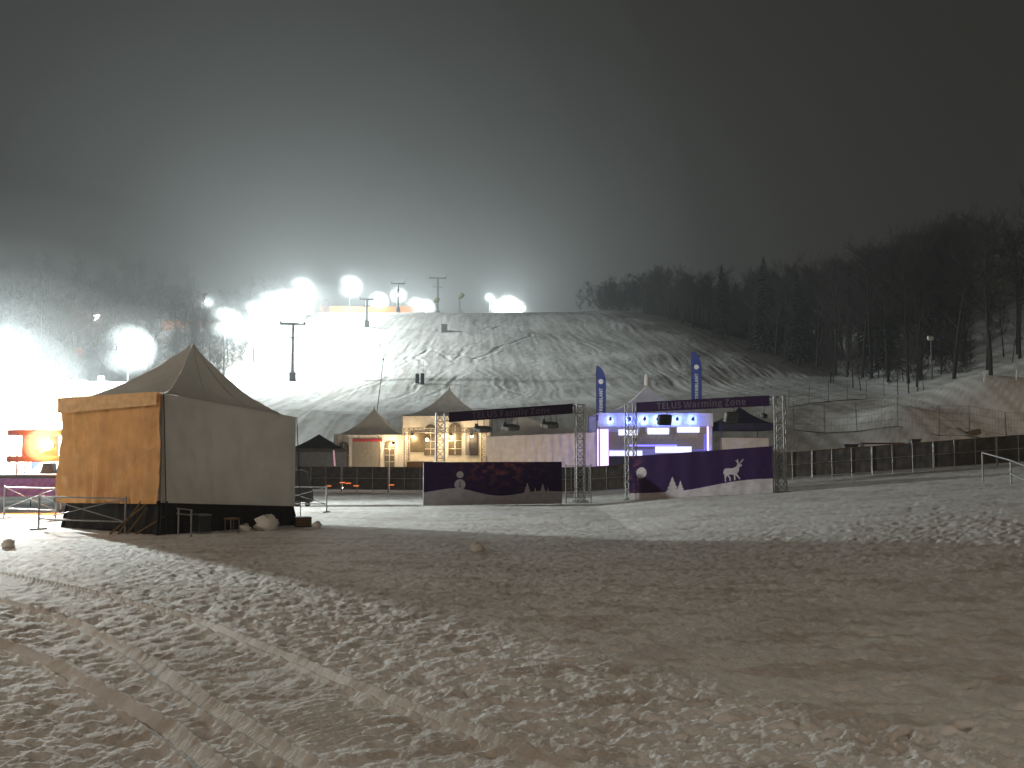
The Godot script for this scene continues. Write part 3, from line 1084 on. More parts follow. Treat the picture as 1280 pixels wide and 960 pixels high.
	# the flood tower whose low light rakes over the field and throws the marquee's shadow
	flood_pole(-19.3, 36.6, 4.75, 4, FLOOD_STAGE, "floodlight mast on the stage at the picture edge, brightest of all", deg_to_rad(40))
	flood_pole(-15.95, 37.4, 4.3, 2, 60.0, "short floodlight mast on the stage beside the ochre tarpaulin", deg_to_rad(10))
	feather_flag(-17.0, 37.0, 4.6, "washed-out blue feather flag in the stage glare")

const FLOOD_STAGE := 520.0

# ------------------------------------------------------------------ banners, arches, flags
func vtext(parent: Node, s: String, size: float, at: Vector3, b: Basis, m: Material) -> void:
	var tm := TextMesh.new()
	var f := SystemFont.new()
	f.font_names = PackedStringArray(["Droid Sans"])
	f.font_weight = 700
	tm.font = f
	tm.text = s
	tm.font_size = 32
	tm.pixel_size = size / 32.0
	tm.depth = 0.004
	tm.curve_step = 2.0
	var o := MeshInstance3D.new()
	o.name = "lettering"
	o.mesh = tm
	o.material_override = m
	parent.add_child(o, true)
	o.transform = Transform3D(b, at)

func feather_flag(x: float, d: float, h: float, label: String, w := 0.5) -> void:
	var t := thing("feather_flag", label, "flag", on(x, d), 0.0, "blue feather flags")
	var st := mb()
	var top := Vector3(-w * 0.5, h - 0.4, 0)
	path(st, [Vector3(-w * 0.5, -0.2, 0), Vector3(-w * 0.5, h - 0.9, 0), top, Vector3(-w * 0.42, h - 0.05, 0)], 0.018, 6)
	obj("pole", st, M.dark_metal, t)
	st = mb()
	var poly := []
	for k in 9:
		var a := PI * 0.5 * k / 8.0
		poly.append(Vector2(-w * 0.47 + w * sin(a), h - 1.1 + 1.1 * cos(a) ))
	poly.append(Vector2(w * 0.5, h - 2.9))
	poly.append(Vector2(-w * 0.47, h - 3.3))
	prism(st, poly, -0.006, 0.006)
	obj("sail", st, M.flag, t)
	st = mb()
	tube(st, Vector3(0.0, h - 0.95, 0.008), Vector3(0.0, h - 0.95, 0.012), 0.15, 0.15, 20)
	obj("emblem", st, M.print_white, t)
	vtext(t, "TREMBLANT", 0.26, Vector3(0.0, h - 2.1, 0.012), Basis(Vector3.BACK, PI / 2), M.print_white)

func truss(t: Node, called: String, a: Vector3, b: Vector3, w: float, side: Vector3) -> void:
	# a box truss: four chords and their lacing
	var y := (b - a).normalized()
	var z := side.cross(y).normalized()
	var x := y.cross(z).normalized()
	var h := w * 0.5
	var len := (b - a).length()
	var c := [x * h + z * h, x * h - z * h, -x * h - z * h, -x * h + z * h]
	var st := mb()
	for k in 4:
		tube(st, a + c[k], b + c[k], 0.024, 0.024, 8)
	var root := obj(called, st, M.alu, t)
	st = mb()
	var n := maxi(2, int(round(len / (w * 1.05))))
	for k in 4:
		var p: Vector3 = c[k]
		var q: Vector3 = c[(k + 1) % 4]
		for i in n:
			var f0 := a + y * len * i / n
			var f1 := a + y * len * (i + 1) / n
			tube(st, f0 + p, f1 + q, 0.016, 0.016, 5, false)
			tube(st, f1 + p, f1 + q, 0.016, 0.016, 5, false)
	tag(obj("lacing", st, M.alu, root), "", "", "", "stuff")

func arch(label: String, a: Vector3, b: Vector3, ya: float, yb: float, words: String) -> Node3D:
	var t := thing("truss_arch", label, "arch", a)
	var v := b - a
	v.y = 0
	var dir := v.normalized()
	var base_b := Vector3(v.x, b.y - a.y, v.z)
	truss(t, "column_truss", Vector3(0, -0.02, 0), Vector3(0, ya, 0), 0.32, dir)
	truss(t, "column_truss", base_b + Vector3(0, -0.02, 0), Vector3(v.x, b.y - a.y + yb, v.z), 0.32, dir)
	var ba := Vector3(0, ya - 0.17, 0) + dir * 0.2
	var bb := Vector3(v.x, b.y - a.y + yb - 0.17, v.z) - dir * 0.2
	truss(t, "beam_truss", ba, bb, 0.28, Vector3.UP)
	for p in [Vector3(0, 0, 0), base_b]:
		var st := mb()
		box(st, p + Vector3(0, 0.01, 0), Vector3(0.62, 0.03, 0.62))
		obj("base_plate", st, M.galv, t)
	var n := Vector3(-dir.z, 0, dir.x)
	if n.z < 0: n = -n
	var off := n * 0.2
	var l0 := ba + off + dir * 0.12 + Vector3(0, -0.19, 0)
	var l1 := bb + off - dir * 0.12 + Vector3(0, -0.19, 0)
	obj("beam_banner", sheet(l0, l1, l1 + Vector3(0, 0.38, 0), l0 + Vector3(0, 0.38, 0), 60, 3, func(u: float, vv: float) -> float: return 0.012 * n_patch.get_noise_2d(u * 30.0, vv * 2.0)), M.beam_cloth, t)
	var xb := (l1 - l0).normalized()
	var zb := n
	var yb2 := zb.cross(xb).normalized()
	vtext(t, words, 0.34, (l0 + l1) * 0.5 + Vector3(0, 0.19, 0) + n * 0.02, Basis(xb, yb2, zb), M.beam_ink)
	return t

func banner_image(which: int) -> ImageTexture:
	# the print on a banner: night-sky purple, pale snow hills and pale silhouettes
	var W := 640
	var H := 200
	var im := Image.create(W, H, false, Image.FORMAT_RGB8)
	var sky := Color(0.021, 0.008, 0.041)
	var snow := Color(0.33, 0.305, 0.315)
	var shapes := []
	if which == 1:
		var blob := func(cx: float, cy: float, r: float) -> PackedVector2Array:
			var o := PackedVector2Array()
			for k in 24: o.append(Vector2(cx + cos(TAU * k / 24) * r, cy + sin(TAU * k / 24) * r))
			return o
		shapes.append(blob.call(162, 58, 16))
		shapes.append(blob.call(162, 104, 25))
		for q in [[474, 148, 40, 50], [512, 150, 20, 28], [548, 148, 34, 46], [572, 150, 16, 30]]: shapes.append(fir_outline(q[0], q[1], q[2], q[3]))
	else:
		var o := PackedVector2Array()
		for k in 28: o.append(Vector2(58 + cos(TAU * k / 28) * 25, 78 + sin(TAU * k / 28) * 25))
		shapes.append(o)
		for q in [[202, 174, 66, 70], [238, 178, 46, 54]]: shapes.append(fir_outline(q[0], q[1], q[2], q[3]))
		# a standing deer
		shapes.append(PackedVector2Array([Vector2(432, 88), Vector2(440, 82), Vector2(470, 84), Vector2(486, 78), Vector2(492, 68), Vector2(498, 64), Vector2(512, 72), Vector2(508, 78), Vector2(500, 80), Vector2(497, 98), Vector2(490, 108), Vector2(498, 122), Vector2(504, 132), Vector2(500, 134), Vector2(490, 122), Vector2(482, 112), Vector2(482, 136), Vector2(477, 136), Vector2(475, 110), Vector2(452, 110), Vector2(462, 124), Vector2(462, 138), Vector2(457, 138), Vector2(455, 126), Vector2(446, 114), Vector2(440, 126), Vector2(442, 140), Vector2(436, 140), Vector2(435, 124), Vector2(434, 104), Vector2(428, 108)]))
		shapes.append(PackedVector2Array([Vector2(494, 68), Vector2(486, 52), Vector2(482, 50), Vector2(488, 50), Vector2(492, 56), Vector2(492, 46), Vector2(495, 46), Vector2(497, 62)]))
		shapes.append(PackedVector2Array([Vector2(499, 66), Vector2(506, 56), Vector2(516, 46), Vector2(519, 47), Vector2(511, 57), Vector2(503, 67)]))
	var boxes := []
	for s in shapes:
		var r := Rect2(s[0], Vector2.ZERO)
		for p in s: r = r.expand(p)
		boxes.append(r.grow(1))
	var neb := FastNoiseLite.new()
	neb.seed = 9
	neb.frequency = 0.02
	for y in H:
		for x in W:
			var c := sky
			var nz := neb.get_noise_2d(x, y * 1.4)
			if which == 1:
				var k := exp(-pow((x - 340.0) / 170.0, 2)) * clampf(nz * 1.7 + 0.12, 0, 1) * clampf(1.2 - y / 130.0, 0.0, 1.0)
				c = c.lerp(Color(0.16, 0.05, 0.05), k)
			else:
				c = c.lerp(Color(0.12, 0.04, 0.05), exp(-pow((x - 25.0) / 26.0, 2)) * clampf(nz * 1.8, 0, 1))
			var hill: float
			if which == 1: hill = 142.0 - 22.0 * exp(-pow((x - 140.0) / 110.0, 2)) + 16.0 * exp(-pow((x - 345.0) / 120.0, 2)) - 6.0 * exp(-pow((x - 530.0) / 80.0, 2))
			else: hill = 168.0 + 4.0 * sin(x * 0.012) - 34.0 * sm(250, 600, x)
			var pale := y > hill
			if not pale:
				for i in shapes.size():
					if boxes[i].has_point(Vector2(x, y)) and Geometry2D.is_point_in_polygon(Vector2(x, y), shapes[i]):
						pale = true
						break
			if pale:
				c = snow.lerp(snow * Color(0.78, 0.8, 0.88), clampf(nz + 0.2, 0.0, 1.0))
				if which == 1 and absf(x - 162) < 4 and (absf(y - 92) < 2.5 or absf(y - 102) < 2.5 or absf(y - 113) < 2.5): c = sky
			im.set_pixel(x, y, c.linear_to_srgb())
	return ImageTexture.create_from_image(im)

func fir_outline(cx: float, y0: float, w: float, h: float) -> PackedVector2Array:
	var o := PackedVector2Array([Vector2(cx, y0 - h)])
	for s in [1, -1]:
		var side := []
		for k in 4:
			var f := (k + 1) / 4.0
			side.append(Vector2(cx + s * w * 0.5 * f, y0 - h * (1.0 - f)))
			if k < 3: side.append(Vector2(cx + s * w * 0.5 * f * 0.62, y0 - h * (1.0 - f) - h * 0.02))
		if s == 1: o.append_array(PackedVector2Array(side))
		else:
			side.reverse()
			o.append_array(PackedVector2Array(side))
	return o

func print_banner(label: String, a: Vector3, b: Vector3, h: float, tex: Texture2D) -> void:
	var t := thing("printed_banner", label, "banner", a, 0.0, "purple winter banners")
	var v := b - a
	var m := mat(Color(1, 1, 1), 0.7)
	m.albedo_texture = tex
	m.metallic_specular = 0.2
	obj("print", sheet(Vector3(0, 0.02, 0), v + Vector3(0, 0.02, 0), v + Vector3(0, h, 0), Vector3(0, h, 0), 64, 14, func(u: float, vv: float) -> float: return 0.02 * n_patch.get_noise_2d(u * 22.0, vv * 5.0) + 0.012 * sin(u * 40.0)), m, t)
	var n := v.cross(Vector3.UP).normalized()
	if n.z > 0: n = -n
	for k in 4:
		var st := mb()
		var p := v * (k / 3.0) + n * 0.07
		tube(st, p + Vector3(0, -0.1, 0), p + Vector3(0, h - 0.02, 0), 0.02, 0.02, 8)
		obj("post", st, M.galv, t)
	for y in [0.1, 0.5, 0.97]:
		var st := mb()
		tube(st, Vector3(0, h * y, 0) + n * 0.07, v + Vector3(0, h * y, 0) + n * 0.07, 0.018, 0.018, 6)
		obj("rail", st, M.galv, t)

func crowd_fence() -> void:
	# panels of tube fence with dark cloth, in one long line in front of the tents
	var a := Vector2(-10.6, 50.6)
	var b := Vector2(27.0, 40.4)
	var n := 16
	var place := ["leftmost, by the covered cart", "second from the covered cart", "left of the snowman banner", "behind the snowman banner's left end", "behind the snowman banner", "just right of the snowman banner", "in the purple light between the banners", "left of the moon and deer banner", "behind the moon and deer banner", "behind the deer print", "right behind the second arch column", "first clear one right of the second arch", "second clear one right of the second arch", "left of the pale handrail", "behind the pale handrail", "at the right picture edge"]
	for k in n:
		var p := a.lerp(b, float(k) / n)
		var q := a.lerp(b, float(k + 1) / n)
		var p0 := on(p.x, p.y)
		var v := on(q.x, q.y) - p0
		v *= 0.985
		var t := thing("fence_panel", "dark cloth-covered fence panel, " + place[k], "fence", p0, 0.0, "dark fence panels before the tents")
		var h := 1.22
		obj("cloth", sheet(Vector3(0.02, 0.12, 0), v + Vector3(-0.02, 0.12, 0), v + Vector3(-0.02, h - 0.03, 0), Vector3(0.02, h - 0.03, 0), 26, 8, func(u: float, vv: float) -> float: return 0.055 + 0.025 * n_patch.get_noise_2d(u * 9.0 + k * 5.0, vv * 4.0) + 0.01 * sin(u * 50.0 + k)), M.fence_cloth, t)
		for u in [0.0, 0.333, 0.667, 1.0]:
			var st := mb()
			tube(st, v * u + Vector3(0, -0.08, 0), v * u + Vector3(0, h, 0), 0.019, 0.019, 6)
			obj("post", st, M.galv, t)
		for y in [0.12, 0.66, 1.2]:
			var st := mb()
			tube(st, Vector3(0, y, 0.01), v + Vector3(0, y, 0.01), 0.016, 0.016, 6)
			obj("rail", st, M.galv if y < 1.0 else M.wood, t)
	# amber marker lamps hung low on the fence
	for q in [[-8.9, 0.28], [-8.2, 0.45], [-7.9, 0.42], [-7.5, 0.3], [-5.75, 0.36]]:
		var fr: float = (q[0] - a.x) / (b.x - a.x)
		var d := lerpf(a.y, b.y, fr) - 0.1
		var t := thing("marker_lamp", ["amber marker lamp low on the dark fence, first from the cart", "amber marker lamp on the dark fence, second from the cart", "amber marker lamp on the dark fence, third from the cart", "amber marker lamp on the dark fence, fourth from the cart", "amber marker lamp on the fence nearest the snowman banner"][used.get("marker_lamp", -1) + 1], "lamp", P(q[0], q[1], d), 0.0, "amber marker lamps on the dark fence")
		var st := mb()
		box(st, Vector3.ZERO, Vector3(0.26, 0.05, 0.05))
		obj("lamp_lens", st, M.lens_amber, t)
		st = mb()
		box(st, Vector3(0, 0.04, -0.01), Vector3(0.28, 0.03, 0.06))
		obj("lamp_housing", st, M.black, t)

func gates_and_rails() -> void:
	# tube gate between the snowman banner and the first arch's right column
	var t := thing("tube_gate", "tube gate between the snowman banner and the arch column", "gate", P(2.05, 0.02, 39.2))
	for x in [0.0, 0.95]:
		var st := mb()
		tube(st, Vector3(x, -0.05, 0), Vector3(x, 1.45, 0), 0.022, 0.022, 8)
		obj("post", st, M.tower, t)
	for k in 8:
		var st := mb()
		tube(st, Vector3(0, 0.2 + 0.17 * k, 0), Vector3(0.95, 0.2 + 0.17 * k, 0), 0.013, 0.013, 6)
		obj("bar", st, M.tower, t)
	# pale handrail at the right edge
	t = thing("handrail", "pale metal handrail sloping down at the right picture edge", "handrail", on(15.2, 31.4))
	var y0 := terrain(15.2, 31.4)
	var top := [P(15.35, 1.93, 33.6), P(15.2, 1.70, 31.4), P(14.35, 1.35, 27.6), P(13.9, 1.12, 25.2)]
	var low := [P(15.2, 1.30, 31.4), P(14.35, 0.92, 27.6), P(13.9, 0.7, 25.2)]
	var o := on(15.2, 31.4)
	for s in [["top_rail", top], ["lower_rail", low]]:
		var st := mb()
		var pts := []
		for p in s[1]: pts.append(p - o)
		path(st, pts, 0.028, 8)
		obj(s[0], st, M.alu, t)
	for p in [top[0], top[1], top[2], top[3]]:
		var st := mb()
		tube(st, Vector3(p.x, terrain(p.x, -p.z) - 0.1, p.z) - o, p - o, 0.028, 0.028, 8)
		obj("post", st, M.alu, t)
	# dark boxes behind the right fence
	for q in [[15.6, 47.5, 0.62, "black equipment box behind the right fence, one end of the low bench"], [18.4, 47.0, 0.4, "small black equipment box behind the right fence near the handrail"]]:
		t = thing("equipment_box", q[3], "box", on(q[0], q[1]), 0.0, "black boxes behind the right fence")
		var st := mb()
		box(st, Vector3(0, 0.62, 0), Vector3(q[2], 1.24, 0.4))
		obj("body", st, M.black, t)
		st = mb()
		box(st, Vector3(0, 1.26, 0), Vector3(q[2] + 0.06, 0.05, 0.46))
		obj("lid", st, M.dark_metal, t)
	t = thing("long_bench", "long low reddish bench between the black boxes behind the fence", "bench", on(17.0, 47.3))
	var st := mb()
	box(st, Vector3(0, 1.2, 0), Vector3(2.0, 0.08, 0.35))
	obj("seat", st, M.beam_red, t)
	for x in [-0.9, 0.9]:
		st = mb()
		box(st, Vector3(x, 0.56, 0), Vector3(0.08, 1.2, 0.3))
		obj("leg", st, M.tower, t)

func build_arches() -> void:
	var t1 := arch("aluminium truss arch with a purple name banner left of centre", P(-2.72, 0.0, 38.9), P(2.62, 0.05, 39.6), 3.42, 3.72, "TELUS Family Zone")
	var t2 := arch("aluminium truss arch over the moon and deer banner", on(4.55, 39.4), on(9.55, 36.6), 3.68, 3.42, "TELUS Warming Zone")
	print_banner("purple banner printed with a snowman and four small firs", P(-3.16, 0, 37.0), P(1.86, 0, 38.4), 1.58, banner_image(1))
	print_banner("purple banner printed with a moon, two firs and a deer", on(4.42, 38.9), on(9.15, 36.2), 1.66, banner_image(2))
	# tray heaters under the first arch
	for k in 3:
		var f: float = [0.3, 0.5, 0.78][k]
		var p := P(lerpf(-2.72, 2.62, f), 0, lerpf(38.9, 39.6, f))
		var y := lerpf(3.42, 3.77, f) - 0.36
		var t := thing("hanging_heater", ["octagonal tray heater nearest the lit tent under the first arch", "middle octagonal tray heater under the first arch", "octagonal tray heater nearest the arch's far column"][k], "heater", Vector3(p.x, y - 0.5, p.z), 0.2, "heaters hung under the first arch")
		var st := mb()
		var poly := []
		for i in 8: poly.append(Vector2(cos(TAU * (i + 0.5) / 8) * 0.36, sin(TAU * (i + 0.5) / 8) * 0.26))
		prism(st, poly, -0.07, 0.07, Transform3D(Basis(Vector3.RIGHT, deg_to_rad(-72)), Vector3(0, 0.14, 0)))
		obj("tray", st, M.heater, t)
		st = mb()
		box(st, Vector3(-0.25, 0.28, 0.05), Vector3(0.12, 0.14, 0.12))
		obj("burner", st, M.black, t)
		for x in [-0.2, 0.05, 0.26]:
			st = mb()
			tube(st, Vector3(x, 0.2, 0), Vector3(x, 0.56, 0), 0.012, 0.012, 6)
			obj("hanger", st, M.dark_metal, t)
	for k in 3:
		var f: float = [0.24, 0.69, 0.9][k]
		var a := on(4.55, 39.4)
		var b := on(9.55, 36.6)
		var p := a.lerp(b, f)
		var y := lerpf(a.y + 3.68, b.y + 3.42, f) - 0.36
		var s: float = [0.27, 0.26, 0.1][k]
		var t := thing("hanging_floodlight", ["unlit black floodlight hung before the violet bar tent", "unlit brownish floodlight hung above the navy canopy", "small unlit spotlight at the end of the second arch"][k], "floodlight", Vector3(p.x, y - 0.38, p.z), 0.35, "unlit floodlights under the second arch")
		var st := mb()
		box(st, Vector3(0, 0.05, 0), Vector3(s * 2.0, s * 1.45, 0.18), Basis(Vector3.RIGHT, 0.3), 0.02)
		obj("housing", st, M.heater if k == 1 else M.black, t)
		st = mb()
		box(st, Basis(Vector3.RIGHT, 0.3) * Vector3(0, 0.0, 0.1) + Vector3(0, 0.05, 0), Vector3(s * 1.7, s * 1.15, 0.02), Basis(Vector3.RIGHT, 0.3))
		obj("glass", st, M.pane, t)
		st = mb()
		path(st, [Vector3(s * 0.2, 0.1, -0.1), Vector3(s * 0.5, 0.3, -0.05), Vector3(s * 0.3, 0.46, 0)], 0.015, 6)
		obj("yoke", st, M.dark_metal, t)

# ------------------------------------------------------------------ event tents
func white_wall(t: Node, a: Vector3, b: Vector3, h: float, sd: float, called := "wall_panel", m: Material = null) -> void:
	obj(called, sheet(a, b, b + Vector3(0, h, 0), a + Vector3(0, h, 0), 50, 12, func(u: float, v: float) -> float: return 0.03 * n_lump.get_noise_2d(u * 5.0 + sd, v * 0.5) + 0.012 * sin(u * 60.0 + sd)), m if m else M.tent_white, t)

func arched_window(t: Node, x: float, y: float, z: float, w: float, h: float) -> void:
	var st := mb()
	var poly := [Vector2(-w / 2, 0), Vector2(w / 2, 0)]
	for k in 9: poly.append(Vector2(cos(PI * k / 8.0) * w / 2, h - w / 2 + sin(PI * k / 8.0) * w / 2))
	prism(st, poly, 0.0, 0.02, Transform3D(Basis.IDENTITY, Vector3(x, y, z)))
	var win := obj("window", st, M.shutter_dark, t)
	st = mb()
	box(st, Vector3(x, y + h * 0.46, z + 0.03), Vector3(0.035, h * 0.9, 0.025))
	for k in 3: box(st, Vector3(x, y + h * (0.2 + 0.25 * k), z + 0.03), Vector3(w, 0.035, 0.022))
	obj("muntin", st, M.tent_white, win)

func marquee(label: String, x: float, d: float, half: Vector2, eave: float, peak: float, power: float, turn := 0.0) -> Node3D:
	var t := thing("white_marquee", label, "tent", on(x, d), turn, "white peaked event tents")
	var c := [Vector3(-half.x, eave, half.y), Vector3(half.x, eave, half.y), Vector3(half.x, eave, -half.y), Vector3(-half.x, eave, -half.y)]
	obj("roof", pyramid_roof(c, Vector3(0, peak, 0), power, 0.04, 16, 0.02), M.tent_white, t)
	for k in 4:
		var st := mb()
		tube(st, Vector3(c[k].x, -0.2, c[k].z) * Vector3(0.985, 1, 0.985), c[k] * Vector3(0.985, 1, 0.985), 0.04, 0.04, 8)
		obj("leg", st, M.alu, t)
	var st := mb()
	tube(st, Vector3(0, peak - 0.05, 0), Vector3(0, peak + 0.14, 0), 0.05, 0.02, 8)
	obj("finial", st, M.alu, t)
	return t

func warm_can(label: String, at: Vector3, e: float, aim := Vector3(0, -0.5, -0.5)) -> void:
	var t := thing("warm_spotlight", label, "spotlight", at, 0.0, "warm lamps along the lit tent front")
	var st := mb()
	var dd := aim.normalized()
	tube(st, -dd * 0.12, dd * 0.1, 0.07, 0.09, 10)
	obj("lamp_housing", st, M.black, t)
	st = mb()
	ball(st, dd * 0.12, Vector3.ONE * 0.1, 6, 10)
	obj("lamp_lens", st, M.lens_warm, t)
	st = mb()
	tube(st, Vector3(0, 0.02, 0), Vector3(0, 0.22, 0), 0.012, 0.012, 6)
	obj("yoke", st, M.dark_metal, t)
	omni("warm_lamp_light", dd * 0.3, Color(1.0, 0.85, 0.64), e, 0.06, t)

func build_tents() -> void:
	M.shutter_dark = worn(mat(Color(0.10, 0.085, 0.055), 0.4), 31, 1.0, 0.7)
	# first white marquee
	var xa := -8.45
	var t := marquee("white peaked marquee with a roll shutter under a red strip", xa, 63.0, Vector2(2.1, 2.1), 2.72, 4.35, 1.75)
	white_wall(t, Vector3(-2.05, -0.1, 2.06), Vector3(2.05, -0.1, 2.06), 2.8, 1.0)
	white_wall(t, Vector3(2.05, -0.1, 2.05), Vector3(2.05, -0.1, -2.05), 2.8, 2.0)
	white_wall(t, Vector3(-2.05, -0.1, -2.05), Vector3(-2.05, -0.1, 2.05), 2.8, 3.0)
	white_wall(t, Vector3(2.05, -0.1, -2.06), Vector3(-2.05, -0.1, -2.06), 2.8, 4.0)
	var st := mb()
	box(st, Vector3(-0.2, 1.45, 2.12), Vector3(1.6, 1.7, 0.05))
	obj("roll_shutter", st, M.shutter, t)
	st = mb()
	box(st, Vector3(-0.1, 2.38, 2.15), Vector3(1.75, 0.16, 0.08))
	obj("red_strip", st, M.red, t)
	for x in [-1.1, 0.72]:
		st = mb()
		box(st, Vector3(x, 1.5, 2.13), Vector3(0.14, 1.95, 0.07))
		obj("door_post", st, M.tent_white, t)
	arched_window(t, 1.2, 0.8, 2.1, 0.56, 1.55)
	arched_window(t, -1.5, 0.8, 2.1, 0.6, 1.5)
	# second, its front lit and framed by a small truss
	var xb := -4.05
	t = marquee("taller white marquee behind the warmly lit truss front", xb, 66.0, Vector2(2.75, 2.7), 3.35, 5.15, 1.8)
	white_wall(t, Vector3(-2.7, -0.1, 2.66), Vector3(2.7, -0.1, 2.66), 3.4, 5.0)
	white_wall(t, Vector3(2.7, -0.1, 2.65), Vector3(2.7, -0.1, -2.65), 3.4, 6.0)
	white_wall(t, Vector3(-2.7, -0.1, -2.65), Vector3(-2.7, -0.1, 2.65), 3.4, 7.0)
	white_wall(t, Vector3(2.7, -0.1, -2.66), Vector3(-2.7, -0.1, -2.66), 3.4, 8.0)
	arched_window(t, 0.55, 0.9, 2.72, 0.8, 2.0)
	arched_window(t, -0.95, 0.9, 2.72, 0.8, 1.9)
	st = mb()
	box(st, Vector3(-1.75, 1.75, 2.74), Vector3(0.9, 1.3, 0.06))
	obj("dark_opening", st, M.shutter_dark, t)
	st = mb()
	box(st, Vector3(1.7, 1.7, 2.74), Vector3(0.5, 1.6, 0.08))
	obj("door", st, M.black, t)
	st = mb()
	box(st, Vector3(1.3, 1.7, 2.76), Vector3(0.22, 1.6, 0.05))
	obj("door_leaf", st, M.galv, t)
	var tf := thing("lamp_truss", "small truss frame with lamps in front of the lit marquee", "truss", on(xb, 62.4))
	truss(tf, "column_truss", Vector3(-2.35, 0, 0), Vector3(-2.35, 3.2, 0), 0.3, Vector3.RIGHT)
	truss(tf, "column_truss", Vector3(2.35, 0, 0), Vector3(2.35, 3.2, 0), 0.3, Vector3.RIGHT)
	truss(tf, "beam_truss", Vector3(-2.2, 3.08, 0), Vector3(2.2, 3.08, 0), 0.26, Vector3.UP)
	var ct := thing("serving_counter", "low counter in front of the warmly lit marquee", "counter", on(xb - 1.5, 62.2))
	st = mb()
	box(st, Vector3(0, 0.6, 0), Vector3(1.5, 1.2, 0.5))
	obj("body", st, M.wood, ct)
	st = mb()
	box(st, Vector3(0, 1.23, 0), Vector3(1.6, 0.06, 0.6))
	obj("top", st, M.tent_white, ct)
	var g0 := terrain(xb, 62.4)
	warm_can("bright warm lamp hung on the truss front beside the dark opening", P(xb - 1.1, g0 + 2.55, 62.3), 3.2, Vector3(0.1, -0.3, 0.6))
	warm_can("warm spotlight over the counter at the truss front's near column", P(xb - 2.0, g0 + 2.82, 62.5), 2.0)
	warm_can("warm spotlight above the larger arched window", P(xb + 0.35, g0 + 2.82, 62.5), 2.2)
	warm_can("warm spotlight above the black door of the lit marquee", P(xb + 1.6, g0 + 2.82, 62.5), 1.6)
	warm_can("warm spotlight at the shutter marquee's side of the truss", P(xb - 2.9, g0 + 2.3, 60.2), 2.2, Vector3(-0.6, -0.3, -0.6))
	# low wash lamps on the snow behind the fence
	for q in [[-9.2, 55.0, 9.0, "low wash lamp on the snow before the shutter marquee, behind the fence"], [0.6, 55.0, 11.0, "low wash lamp on the snow before the long tent, behind the fence"], [12.2, 54.5, 3.0, "low wash lamp on the snow before the navy canopy, behind the fence"]]:
		var wl := thing("wash_lamp", q[3], "floodlight", on(q[0], q[1]), 0.0, "low wash lamps behind the fence")
		st = mb()
		box(st, Vector3(0, 0.25, 0.1), Vector3(0.4, 0.3, 0.14), Basis(Vector3.RIGHT, 0.4), 0.03)
		obj("lamp_housing", st, M.black, wl)
		st = mb()
		box(st, Vector3(0, 0.28, 0.0), Vector3(0.34, 0.24, 0.02), Basis(Vector3.RIGHT, 0.4))
		obj("lamp_lens", st, M.lens_warm, wl)
		st = mb()
		box(st, Vector3(0, 0.05, 0.1), Vector3(0.3, 0.1, 0.2))
		obj("stand", st, M.dark_metal, wl)
		omni("wash_lamp_light", Vector3(0, 0.38, -0.2), Color(1.0, 0.9, 0.78), q[2], 0.1, wl)
	# long low tent
	t = thing("long_tent", "long low white tent with creased walls between the two arches", "tent", on(1.75, 63.0))
	var c := [Vector3(-3.3, 2.6, 2.2), Vector3(3.3, 2.85, 2.2), Vector3(3.3, 2.85, -2.2), Vector3(-3.3, 2.6, -2.2)]
	obj("roof", pyramid_roof(c, Vector3(-1.3, 3.95, 0), 1.5, 0.05, 14, 0.03), M.tent_white, t)
	for k in 4:
		var a: Vector3 = c[k]
		var b: Vector3 = c[(k + 1) % 4]
		obj("wall_panel", sheet(Vector3(a.x, -0.1, a.z), Vector3(b.x, -0.1, b.z), b, a, 90, 14, func(u: float, v: float) -> float: return 0.09 * n_lump.get_noise_2d(u * 7.0 + 3.0 * k, v * 0.7) + 0.03 * sin(u * 80.0 + 3.0 * v)), M.tent_white, t)
		st = mb()
		tube(st, Vector3(a.x, -0.2, a.z) * Vector3(0.98, 1, 0.98), a * Vector3(0.98, 1, 0.98), 0.04, 0.04, 8)
		obj("leg", st, M.alu, t)
	bar_tent()
	# navy pop-up canopy
	canopy("navy pop-up canopy with a concave roof right of the violet bar tent", 13.4, 60.5, 1.62, 2.45, 2.85, 3.85, M.navy, true)
	canopy("dark pop-up canopy with dark walls between the big marquee and the shutter marquee", -11.35, 60.5, 1.7, 1.9, 2.1, 2.95, M.black_cloth, false)

